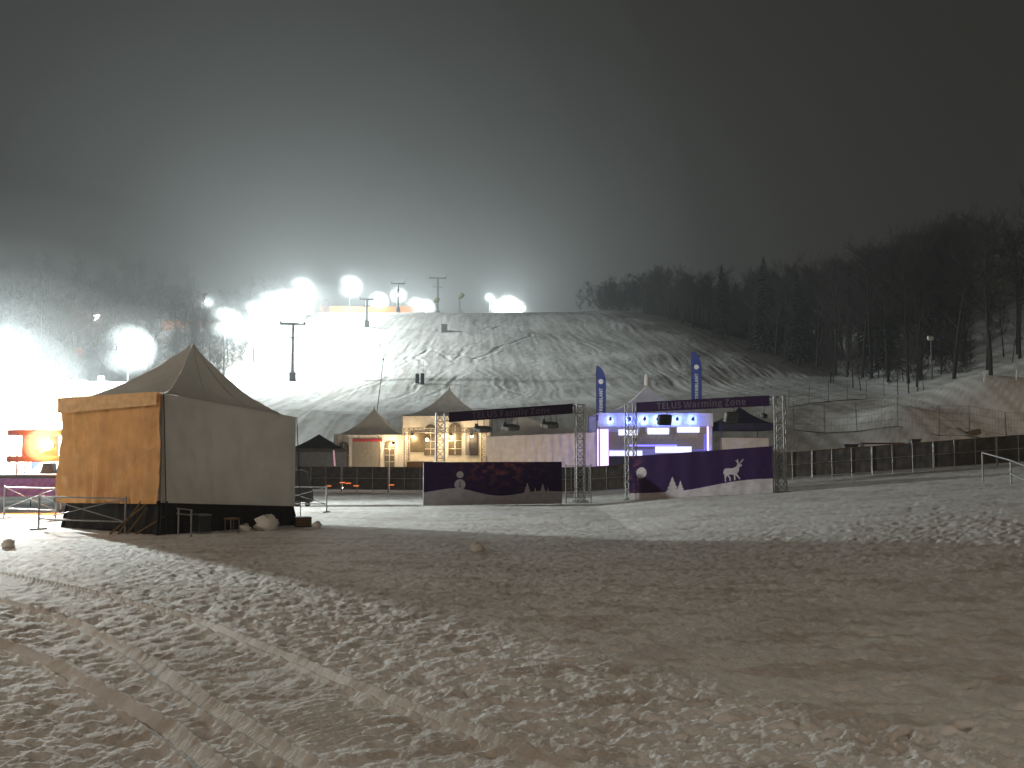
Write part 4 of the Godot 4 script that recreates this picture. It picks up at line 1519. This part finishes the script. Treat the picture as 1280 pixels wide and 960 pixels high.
func canopy(label: String, x: float, d: float, half: float, hem: float, eave: float, peak: float, m: Material, open: bool) -> void:
	var t := thing("popup_canopy", label, "canopy", on(x, d), 0.08)
	var c := [Vector3(-half, eave, half), Vector3(half, eave, half), Vector3(half, eave, -half), Vector3(-half, eave, -half)]
	obj("roof", pyramid_roof(c, Vector3(0, peak, 0), 1.5, 0.06, 12, 0.03), m, t)
	for k in 4:
		var a: Vector3 = c[k]
		var b: Vector3 = c[(k + 1) % 4]
		var dy := Vector3(0, eave - hem, 0)
		obj("valance", sheet(a - dy, b - dy, b, a, 20, 3, func(u: float, v: float) -> float: return 0.015 * sin(u * 30.0)), m, t)
		var st := mb()
		tube(st, Vector3(a.x, -0.15, a.z) * Vector3(0.98, 1, 0.98), a * Vector3(0.98, 1, 0.98), 0.03, 0.03, 6)
		obj("leg", st, M.dark_metal, t)
		if not open:
			obj("wall_panel", sheet(Vector3(a.x, 0, a.z) * 0.985, Vector3(b.x, 0, b.z) * 0.985, Vector3(b.x * 0.985, hem, b.z * 0.985), Vector3(a.x * 0.985, hem, a.z * 0.985), 30, 8, func(u: float, v: float) -> float: return 0.05 * n_lump.get_noise_2d(u * 4.0 + k, v)), M.pad, t)
	if open:
		var q := thing("canopy_counter", "pale counter front standing under the navy canopy", "counter", on(x, d - 1.2))
		var st := mb()
		box(st, Vector3(0, 1.05, 0), Vector3(2.8, 1.9, 0.06))
		obj("front", st, M.tent_white, q)
		st = mb()
		box(st, Vector3(0, 2.02, -0.2), Vector3(2.9, 0.05, 0.5))
		obj("top", st, M.galv, q)
	else:
		var st := mb()
		box(st, Vector3(half * 0.62, 1.55, half + 0.03), Vector3(0.09, 0.9, 0.02), Basis(Vector3.BACK, 0.08))
		obj("pale_tie", st, M.panel_pink_cloth, t)

func bar_tent() -> void:
	# the tent with violet light and lit bar panels
	var x0 := 8.15
	var d0 := 62.0
	var t := marquee("peaked white tent of the violet-lit bar behind the second arch", x0, d0, Vector2(3.3, 3.1), 3.72, 5.5, 2.1, 0.03)
	var g := on(x0, d0)
	var st := mb()
	tube(st, Vector3(0, 5.5, 0), Vector3(0, 6.15, 0), 0.16, 0.12, 10)
	obj("peak_cap", st, M.tent_white, t)
	obj("back_wall", sheet(Vector3(-3.2, 0, -3.0), Vector3(3.2, 0, -3.0), Vector3(3.2, 3.7, -3.0), Vector3(-3.2, 3.7, -3.0), 30, 10, func(u: float, v: float) -> float: return 0.03 * sin(u * 40.0)), M.tent_white, t)
	obj("side_wall", sheet(Vector3(3.25, 0, 3.0), Vector3(3.25, 0, -3.0), Vector3(3.25, 3.7, -3.0), Vector3(3.25, 3.7, 3.0), 20, 10, func(u: float, v: float) -> float: return 0.04 * sin(u * 30.0)), M.tent_white, t)
	obj("front_valance", sheet(Vector3(-3.3, 2.95, 3.13), Vector3(3.3, 2.95, 3.13), Vector3(3.3, 3.72, 3.13), Vector3(-3.3, 3.72, 3.13), 40, 4, func(u: float, v: float) -> float: return 0.02 * sin(u * 50.0)), M.tent_white, t)
	var b := thing("lit_bar", "bar front of glowing white and violet panels inside the peaked tent", "bar", Vector3(g.x, g.y, g.z + 2.6), 0.03)
	var lamps := [["light_pillar", Vector3(-2.95, 1.75, 0.3), Vector3(0.62, 2.1, 0.3), M.panel_pink], ["light_pillar", Vector3(3.12, 1.9, 0.3), Vector3(0.1, 2.1, 0.1), M.panel_pink],
		["light_panel", Vector3(-1.45, 2.62, 0.0), Vector3(1.1, 0.34, 0.06), M.panel_white], ["light_panel", Vector3(0.3, 2.7, 0.0), Vector3(1.25, 0.38, 0.06), M.panel_white], ["light_panel", Vector3(2.05, 2.78, 0.0), Vector3(1.3, 0.34, 0.06), M.panel_white],
		["light_panel", Vector3(-1.6, 1.42, 0.1), Vector3(1.9, 0.3, 0.06), M.panel_white], ["light_panel", Vector3(1.15, 1.62, 0.1), Vector3(2.1, 0.36, 0.06), M.panel_white],
		["light_tube", Vector3(-0.1, 1.86, 0.2), Vector3(2.9, 0.1, 0.06), M.tube_violet]]
	for q in lamps:
		st = mb()
		box(st, q[1], q[2])
		obj(q[0], st, q[3], b)
	st = mb()
	box(st, Vector3(0.2, 2.15, -0.35), Vector3(5.6, 1.0, 0.1))
	obj("back_panel", st, M.shutter, b)
	st = mb()
	box(st, Vector3(0.1, 0.62, -0.1), Vector3(6.2, 1.24, 0.3))
	obj("counter", st, M.black, b)
	for x in [-0.62, 1.18, 2.9]:
		st = mb()
		box(st, Vector3(x, 2.72, 0.02), Vector3(0.36, 0.36, 0.08))
		obj("spacer", st, M.shutter, b)
	for k in 6:
		var x: float = [-2.55, -1.45, -0.6, 0.15, 1.25, 2.15][k]
		var at := Vector3(g.x + x, g.y + 3.32, g.z + 3.45)
		var l := thing("blue_wash_light", ["blue wash light at the pink pillar end of the bar tent", "blue wash light second from the pink pillar", "blue wash light third from the pink pillar", "blue wash light fourth from the pink pillar", "blue wash light fifth from the pink pillar", "blue wash light at the navy canopy end of the bar tent"][k], "stage light", at, 0.0, "blue wash lights along the bar tent")
		st = mb()
		ball(st, Vector3(0, 0, 0), Vector3(0.11, 0.1, 0.06), 6, 10)
		obj("lamp_lens", st, M.lens_blue, l)
		st = mb()
		tube(st, Vector3(0, 0.02, 0.05), Vector3(0, 0.12, 0.16), 0.1, 0.06, 10)
		obj("lamp_housing", st, M.black, l)
		omni("blue_lamp_light", Vector3(0, -0.02, -0.14), Color(0.32, 0.42, 1.0), 1.5, 0.05, l)
	# violet lamps on the floor behind the counter and beside the long tent
	for q in [[g.x - 1.5, g.z + 1.4, 0.9, 4.0, "violet floor lamp behind the counter of the bar tent"], [g.x + 1.9, g.z + 1.4, 0.9, 4.0, "violet floor lamp at the far end behind the bar counter"], [4.55, g.z + 4.0, 0.4, 1.2, "violet floor lamp between the long tent and the bar tent"]]:
		var l := thing("violet_lamp", q[4], "stage light", Vector3(q[0], g.y, q[1]), 0.0, "violet lamps round the bar tent")
		st = mb()
		tube(st, Vector3(0, 0, 0), Vector3(0, q[2] - 0.1, 0), 0.03, 0.03, 6)
		obj("stand", st, M.black, l)
		st = mb()
		ball(st, Vector3(0, q[2], 0), Vector3(0.12, 0.1, 0.12), 6, 10)
		obj("lamp_lens", st, M.tube_violet, l)
		omni("violet_lamp_light", Vector3(0, q[2], 0), Color(0.42, 0.42, 1.0), q[3], 0.1, l)

# ------------------------------------------------------------------ the hill's equipment
func lift_tower(label: String, x: float, d: float, h: float, arm: float) -> void:
	var t := thing("lift_tower", label, "lift tower", on(x, d, -0.3), 0.12, "chairlift towers on the slope")
	var st := mb()
	tube(st, Vector3.ZERO, Vector3(0, h, 0), 0.26, 0.17, 10)
	obj("mast", st, M.tower, t)
	st = mb()
	box(st, Vector3(0, h, 0), Vector3(arm, 0.22, 0.25))
	obj("crossarm", st, M.tower, t)
	for s in [-1, 1]:
		st = mb()
		box(st, Vector3(s * arm * 0.46, h + 0.14, 0), Vector3(0.12, 0.24, 1.6))
		obj("sheave_train", st, M.dark_metal, t)
	st = mb()
	box(st, Vector3(0.05, h * 0.77, 0), Vector3(arm * 0.55, 0.14, 0.3))
	obj("work_platform", st, M.tower, t)
	st = mb()
	path(st, [Vector3(arm * 0.42, h + 0.1, 0), Vector3(arm * 0.55, h + 0.9, 0), Vector3(arm * 0.68, h + 0.95, 0)], 0.05, 6)
	obj("lifting_frame", st, M.tower, t)
	st = mb()
	box(st, Vector3(0.05, 0.65, 0.1), Vector3(0.75, 1.3, 0.75), Basis.IDENTITY, 0.12)
	obj("pad", st, M.pad, t)

func snow_gun(label: String, x: float, d: float, h: float, lean: float) -> void:
	var t := thing("snow_gun", label, "snow gun", on(x, d, -0.2), 0.0, "snow guns on the crest")
	var st := mb()
	var top := Vector3(lean * h, h, 0)
	tube(st, Vector3.ZERO, top, 0.12, 0.09, 8)
	obj("mast", st, M.tower, t)
	st = mb()
	tube(st, top + Vector3(0.1, 0.1, 0.1), top + Vector3(0.75, 0.75, 0.3), 0.36, 0.44, 14)
	obj("fan_barrel", st, M.beam_yellow, t)
	st = mb()
	tube(st, top + Vector3(-0.3, 0.0, 0), top + Vector3(0.5, 0.2, 0.1), 0.07, 0.07, 6)
	obj("bracket", st, M.tower, t)
	for s in [-1, 1]:
		st = mb()
		tube(st, Vector3(s * 0.8, 0.1, 0.4), Vector3(lean * h * 0.4, h * 0.4, 0), 0.05, 0.05, 6)
		obj("strut", st, M.tower, t)

func net_fence(called: String, label: String, pts: Array, h: float, gap: float, m: Material, dense: bool, category := "fence") -> void:
	# posts with netting strung between them
	var o := on(pts[0].x, pts[0].y)
	var t := thing(called, label, category, o)
	var heads := []
	for i in pts.size() - 1:
		var n := maxi(1, int(pts[i].distance_to(pts[i + 1]) / gap))
		for k in n + (1 if i == pts.size() - 2 else 0):
			var p: Vector2 = pts[i].lerp(pts[i + 1], float(k) / n)
			heads.append(on(p.x, p.y) - o)
	for p in heads:
		var st := mb()
		tube(st, p - Vector3(0, 0.2, 0), p + Vector3(rng.randf_range(-0.08, 0.08), h, 0), 0.03, 0.03, 6)
		obj("post", st, M.tower if not dense else M.orange_net, t)
	for i in heads.size() - 1:
		var st := mb()
		var a: Vector3 = heads[i]
		var b: Vector3 = heads[i + 1]
		if dense:
			for k in 8:
				var y := h * (0.06 + 0.9 * k / 7.0)
				box(st, (a + b) * 0.5 + Vector3(0, y, 0), Vector3(a.distance_to(b) * 1.0, h * 0.085, 0.012), Basis(Quaternion(Vector3.RIGHT, (b - a).normalized())), 0.0)
		else:
			for k in 5:
				tube(st, a + Vector3(0, h * (0.02 + 0.24 * k), 0), b + Vector3(0, h * (0.02 + 0.24 * k), 0), 0.008 if k > 0 else 0.03, 0.008 if k > 0 else 0.03, 4, false)
			for k in 12:
				var p := a.lerp(b, (k + 0.5) / 12.0)
				tube(st, p + Vector3(0, 0.02, 0), p + Vector3(0, h * 0.97, 0), 0.005, 0.005, 3, false)
		obj("netting", st, m, t)

func hill_things() -> void:
	M.beam_yellow = mat(Color(0.16, 0.15, 0.05), 0.6)
	lift_tower("nearest chairlift tower with a padded foot on the blown-out run", -24.6, 114.6, 6.7, 2.9)
	lift_tower("small chairlift tower up the run before the orange fence", -22.7, 159.3, 4.6, 2.2)
	lift_tower("chairlift tower between two lamp glares on the crest", -20.6, 184.0, 5.6, 2.6)
	lift_tower("farthest chairlift tower, a thin T on the crest's skyline", -14.3, 196.0, 7.6, 3.4)
	lift_tower("dim chairlift tower at the open run high above the wood", 60.0, 128.0, 7.5, 4.0)
	snow_gun("fan snow gun on a mast at the middle of the crest", -9.4, 184.5, 3.0, -0.05)
	snow_gun("leaning snow gun pipe beside the fan gun on the crest", -13.0, 184.0, 2.2, -0.45)
	# crash pads and boxes on the slope
	for q in [[-10.35, 111.9, 0.42, 1.25, "left one of the two dark padded posts in mid-slope"], [-9.75, 111.4, 0.42, 1.4, "right one of the two dark padded posts in mid-slope"]]:
		var t := thing("padded_post", q[4], "post", on(q[0], q[1], -0.2), 0.0, "padded posts in mid-slope")
		var st := mb()
		box(st, Vector3(0, q[3] * 0.5, 0), Vector3(q[2], q[3], q[2]), Basis.IDENTITY, 0.08)
		obj("pad", st, M.pad, t)
		st = mb()
		tube(st, Vector3(0, 0, 0), Vector3(0.12, q[3] + 1.4, 0), 0.03, 0.02, 6)
		obj("rod", st, M.tower, t)
	var t := thing("snow_box", "grey hydrant box high on the slope below the snow guns", "box", on(-10.2, 152.7, -0.2), 0.2)
	var st := mb()
	box(st, Vector3(0, 0.65, 0), Vector3(0.95, 1.3, 0.8), Basis.IDENTITY, 0.05)
	obj("body", st, M.tower, t)
	st = mb()
	box(st, Vector3(0, 1.33, 0), Vector3(1.05, 0.08, 0.9))
	obj("lid", st, M.galv, t)
	st = mb()
	tube(st, Vector3(0.5, 0.4, 0), Vector3(2.6, 0.25, 0.6), 0.12, 0.12, 8)
	obj("hose", st, M.pad, t)
	t = thing("marker_mast", "tall thin leaning mast behind the shutter marquee", "mast", on(-12.0, 91.0, -0.2))
	st = mb()
	tube(st, Vector3.ZERO, Vector3(0.62, 4.9, 0.4), 0.045, 0.03, 6)
	obj("shaft", st, M.tower, t)
	st = mb()
	ball(st, Vector3(0.62, 4.9, 0.4), Vector3.ONE * 0.08, 4, 8)
	obj("tip", st, M.tower, t)
	net_fence("orange_fence", "glowing orange snow fence along the crest of the bright run", [Vector2(-36.5, 189), Vector2(-27, 190), Vector2(-16.5, 190.5)], 1.15, 2.2, M.orange_net, true)
	net_fence("orange_fence", "faint orange netting high among the hazy trees", [Vector2(-50, 146), Vector2(-42.0, 150)], 1.3, 2.2, M.orange_net, true)
	net_fence("orange_fence", "short piece of orange netting left of the nearest glare", [Vector2(-52, 122), Vector2(-46.5, 120)], 1.2, 2.2, M.orange_net, true)
	net_fence("safety_net", "thin safety net on poles over the right bank", [Vector2(19.6, 71.5), Vector2(23.0, 68.5), Vector2(27.2, 65.5), Vector2(29.5, 66.3), Vector2(33.5, 64.6), Vector2(38, 64.0)], 2.0, 1.8, M.dark_metal, false)
	net_fence("safety_net", "second safety net higher on the right bank", [Vector2(21.0, 78), Vector2(30.5, 84.0)], 1.6, 1.9, M.dark_metal, false)
	# little markers on the right mound, an unlit lamp in front of the wood
	for q in [[34.3, 74.5, "white marker stake on top of the right mound"], [36.4, 74.0, "leaning white marker stake at the right mound's edge"]]:
		t = thing("marker_stake", q[2], "stake", on(q[0], q[1]), 0.0, "white stakes on the right mound")
		st = mb()
		tube(st, Vector3(0, -0.2, 0), Vector3(0.08, 0.75, 0), 0.05, 0.04, 6)
		obj("shaft", st, M.tent_white, t)
		st = mb()
		ball(st, Vector3(0.08, 0.77, 0), Vector3.ONE * 0.05, 4, 6)
		obj("tip", st, M.tent_white, t)
	t = thing("unlit_lamp_post", "unlit lamp post in front of the dark wood", "lamp post", on(41.2, 100.5))
	st = mb()
	tube(st, Vector3(0, -0.3, 0), Vector3(0, 4.0, 0), 0.09, 0.06, 8)
	obj("post", st, M.tower, t)
	st = mb()
	box(st, Vector3(-0.1, 4.05, 0.1), Vector3(0.55, 0.4, 0.4), Basis(Vector3.RIGHT, 0.5), 0.05)
	obj("lamp_head", st, M.tent_white, t)
	t = thing("groomer_blade", "dark brown object lying on top of the right bank", "equipment", on(30.0, 66.8))
	st = mb()
	box(st, Vector3(0, 0.15, 0), Vector3(0.9, 0.35, 0.3), Basis(Vector3.BACK, 0.25), 0.05)
	obj("blade", st, M.wood, t)
	st = mb()
	tube(st, Vector3(-0.5, 0.2, 0), Vector3(-1.1, 0.45, 0), 0.05, 0.04, 6)
	obj("arm", st, M.tower, t)

func street_lamps() -> void:
	# curved-arm lamp in the hazy distance
	var t := thing("street_lamp", "small curved-arm street lamp glowing far left over the hazy trees", "street lamp", on(-50.6, 118.0))
	var g := terrain(-50.6, 118.0)
	var h := 17.6 - g
	var st := mb()
	tube(st, Vector3(0, -0.3, 0), Vector3(0, h - 2.0, 0), 0.1, 0.08, 8)
	obj("post", st, M.galv, t)
	st = mb()
	path(st, [Vector3(0, h - 2.0, 0), Vector3(0.9, h - 1.7, 0), Vector3(1.9, h - 1.0, 0), Vector3(2.8, h - 0.25, 0)], 0.07, 6)
	obj("arm", st, M.galv, t)
	st = mb()
	box(st, Vector3(2.6, h + 0.02, 0), Vector3(0.8, 0.16, 0.34), Basis.IDENTITY, 0.05)
	obj("lamp_head", st, M.galv, t)
	st = mb()
	ball(st, Vector3(2.6, h - 0.1, 0.05), Vector3(0.2, 0.09, 0.14), 5, 8)
	obj("lamp_lens", st, M.lens_cool, t)
	omni("street_lamp_light", Vector3(2.6, h - 0.3, 0.1), Color(1.0, 0.93, 0.9), 55.0, 0.12, t)
	# the car park's sodium lamps stand behind the camera
	for q in [[-24.5, 11.0, 9.5, SODIUM_A, "sodium street lamp of the car park, beside the camera"], [14.0, -22.0, 16.0, SODIUM_B, "sodium street lamp of the car park, behind the camera"], [44.0, 55.0, 14.0, SODIUM_C, "sodium street lamp of the car park, outside the frame beyond the handrail"]]:
		t = thing("car_park_lamp", q[4], "street lamp", on(q[0], q[1]), 0.0, "car park lamps")
		st = mb()
		tube(st, Vector3(0, -0.3, 0), Vector3(0, q[2], 0), 0.11, 0.07, 8)
		obj("post", st, M.galv, t)
		st = mb()
		path(st, [Vector3(0, q[2], 0), Vector3(0.5, q[2] + 0.3, -0.4), Vector3(1.2, q[2] + 0.35, -1.0)], 0.04, 6)
		obj("arm", st, M.galv, t)
		st = mb()
		box(st, Vector3(1.4, q[2] + 0.34, -1.15), Vector3(0.7, 0.16, 0.34), Basis(Vector3.UP, 0.7), 0.05)
		obj("lamp_head", st, M.dark_metal, t)
		st = mb()
		ball(st, Vector3(1.4, q[2] + 0.22, -1.15), Vector3(0.2, 0.09, 0.14), 5, 8)
		obj("lamp_lens", st, M.lens_warm, t)
		omni("sodium_lamp_light", Vector3(1.4, q[2] + 0.05, -1.15), Color(1.0, 0.915, 0.815), q[3], 0.15, t)

const SODIUM_A := 115.0
const SODIUM_C := 75.0
const SODIUM_B := 345.0

func mist(called: String, label: String, at: Vector3, size: Vector3, density: float) -> void:
	var f := FogVolume.new()
	f.name = numbered(called)
	f.shape = RenderingServer.FOG_VOLUME_SHAPE_ELLIPSOID
	f.size = size
	var m := FogMaterial.new()
	m.density = density
	m.albedo = Color(0.96, 0.98, 0.99)
	f.material = m
	add_child(f)
	f.position = at
	tag(f, label, "mist", "", "stuff")

func slope_lamps() -> void:
	flood_pole(-28.16, 75.0, 9.38, 4, 210.0, "floodlight pole glaring just above the big marquee's tarpaulin side", deg_to_rad(60), 0.0, 2.2, 0.02)
	flood_pole(-28.09, 70.0, 6.8, 1, 25.0, "low small floodlight under the glare left of the marquee peak", deg_to_rad(30), 0.0, 0, 0)
	flood_pole(-45.07, 150.0, 23.73, 1, 70.0, "small high floodlight glare above the big marquee's peak", deg_to_rad(50), 0.0, 1.3, 0.02)
	flood_pole(-32.35, 115.0, 16.39, 3, 240.0, "floodlight pole glaring right of the marquee's peak", deg_to_rad(75), 720.0, 2.1, 0.018)
	flood_pole(-32.31, 128.0, 19.02, 3, 210.0, "floodlight pole at the low end of the wide glare by the nearest lift tower", deg_to_rad(75), 720.0, 2.2, 0.018)
	flood_pole(-32.92, 139.0, 21.48, 4, 250.0, "floodlight pole in the middle of the wide glare left of the nearest lift tower", deg_to_rad(75), 800.0, 2.7, 0.018)
	flood_pole(-33.54, 150.0, 23.96, 3, 210.0, "floodlight pole in the upper half of the wide glare", deg_to_rad(75), 720.0, 2.2, 0.018)
	flood_pole(-34.2, 165.0, 27.99, 3, 280.0, "floodlight pole topmost at the right end of the wide glare", deg_to_rad(70), 760.0, 2.4, 0.018)
	flood_pole(-29.81, 187.0, 32.05, 3, 400.0, "floodlight pole alone above the orange fence, highest of the row", deg_to_rad(50), 330.0, 2.5, 0.016)
	flood_pole(-38.0, 290.0, 44.46, 3, 600.0, "floodlight pole left of the crest's lift tower", deg_to_rad(20), 0.0, 3.3, 0.014)
	flood_pole(-32.32, 290.0, 46.07, 3, 450.0, "floodlight pole right of the crest's lift tower", deg_to_rad(20), 0.0, 2.7, 0.014)
	flood_pole(-28.47, 300.0, 44.51, 3, 550.0, "floodlight pole at the low glare left of the farthest lift tower", deg_to_rad(20), 0.0, 3.0, 0.014)
	flood_pole(-25.17, 300.0, 44.03, 3, 550.0, "floodlight pole at the low glare touching the farthest lift tower", deg_to_rad(20), 0.0, 2.9, 0.014)
	flood_pole(-6.59, 300.0, 46.88, 1, 200.0, "small lone floodlight over the glare on the crest", deg_to_rad(0), 0.0, 1.7, 0.016)
	flood_pole(-3.83, 305.0, 44.73, 3, 500.0, "left floodlight of the wide glare on the middle of the crest", deg_to_rad(0), 0.0, 2.9, 0.014)
	flood_pole(-0.96, 305.0, 45.46, 3, 600.0, "middle floodlight of the wide glare on the middle of the crest", deg_to_rad(0), 0.0, 3.5, 0.014)
	flood_pole(1.91, 305.0, 44.73, 3, 450.0, "right floodlight of the wide glare on the middle of the crest", deg_to_rad(0), 0.0, 2.6, 0.014)

# ------------------------------------------------------------------ the scene
func _ready() -> void:
	var cam := Camera3D.new()
	cam.name = "camera"
	add_child(cam)
	cam.position = Vector3(0, 2.0, 0)
	cam.rotation_degrees = Vector3(3.7, 0, 0)
	cam.fov = 41.0
	cam.near = 0.1
	cam.far = 900.0
	cam.current = true
	var env := Environment.new()
	env.background_mode = Environment.BG_SKY
	var sky := ProceduralSkyMaterial.new()
	sky.sky_top_color = Color(0.145, 0.134, 0.122)
	sky.sky_horizon_color = Color(0.145, 0.136, 0.126)
	sky.sky_curve = 0.2
	sky.ground_bottom_color = Color(0.08, 0.08, 0.08)
	sky.ground_horizon_color = Color(0.145, 0.136, 0.126)
	env.sky = Sky.new()
	env.sky.sky_material = sky
	env.tonemap_mode = Environment.TONE_MAPPER_LINEAR
	env.tonemap_exposure = 1.0
	env.fog_enabled = true
	env.fog_density = 0.00052
	env.fog_light_color = Color(0.93, 0.96, 0.97)
	env.volumetric_fog_enabled = true
	env.volumetric_fog_density = 0.0
	env.sdfgi_enabled = true
	env.ssao_enabled = true
	env.ssil_enabled = true
	var we := WorldEnvironment.new()
	we.name = "environment"
	we.environment = env
	add_child(we)

	for q in [[n_large, 1, 0.03, 3], [n_lump, 2, 2.9, 4], [n_fine, 3, 7.0, 3], [n_streak, 4, 0.55, 4], [n_patch, 5, 0.9, 3]]:
		var f: FastNoiseLite = q[0]
		f.noise_type = FastNoiseLite.TYPE_SIMPLEX_SMOOTH
		f.seed = q[1]
		f.frequency = q[2]
		f.fractal_octaves = q[3]
	make_materials()
	M.panel_pink_cloth = mat(Color(0.6, 0.4, 0.6), 0.7)
	slope_lamps()
	street_lamps()
	for k in 5:
		mist("stage_mist", ["outermost thin", "second thin", "middle", "inner", "innermost bright"][k] + " part of the mist round the stage lamps at the picture edge", P(-18.8, 4.4, 37.2), Vector3(21, 14, 13) * [1.0, 0.78, 0.6, 0.45, 0.32][k], [0.0007, 0.001, 0.0018, 0.0028, 0.006][k])
	for k in 4:
		var f: float = [1.0, 0.78, 0.58, 0.4][k]
		mist("snow_mist", ["outermost thin", "second thin", "middle", "inner"][k] + " part of the snowmaking mist along the lamps of the bright run", P(-36 + 2.0 * k, 24, 142), Vector3(120, 130, 160) * f, 0.00068)
		mist("snow_mist", ["outermost thin", "second thin", "middle", "inner"][k] + " part of the snowmaking plume behind the crest", P(-8 + 4.0 * k, 48 - 2.0 * k, 290), Vector3(280, 260, 130) * f, 0.0005)
	build_terrain()
	print("terrain ", Time.get_ticks_msec())
	build_forest()
	print("forest ", Time.get_ticks_msec())
	build_tents()
	big_tent()
	stage()
	build_arches()
	crowd_fence()
	gates_and_rails()
	tent_clutter()
	hill_things()
	feather_flag(5.25, 60.5, 6.85, "blue feather flag left of the violet bar tent", 0.56)
	feather_flag(10.95, 60.8, 7.35, "blue feather flag right of the violet bar tent, behind the arch beam", 0.6)
	feather_flag(-15.6, 40.0, 4.75, "blue feather flag above the tarpaulin, left of the marquee peak", 0.85)
	print("done ", Time.get_ticks_msec())
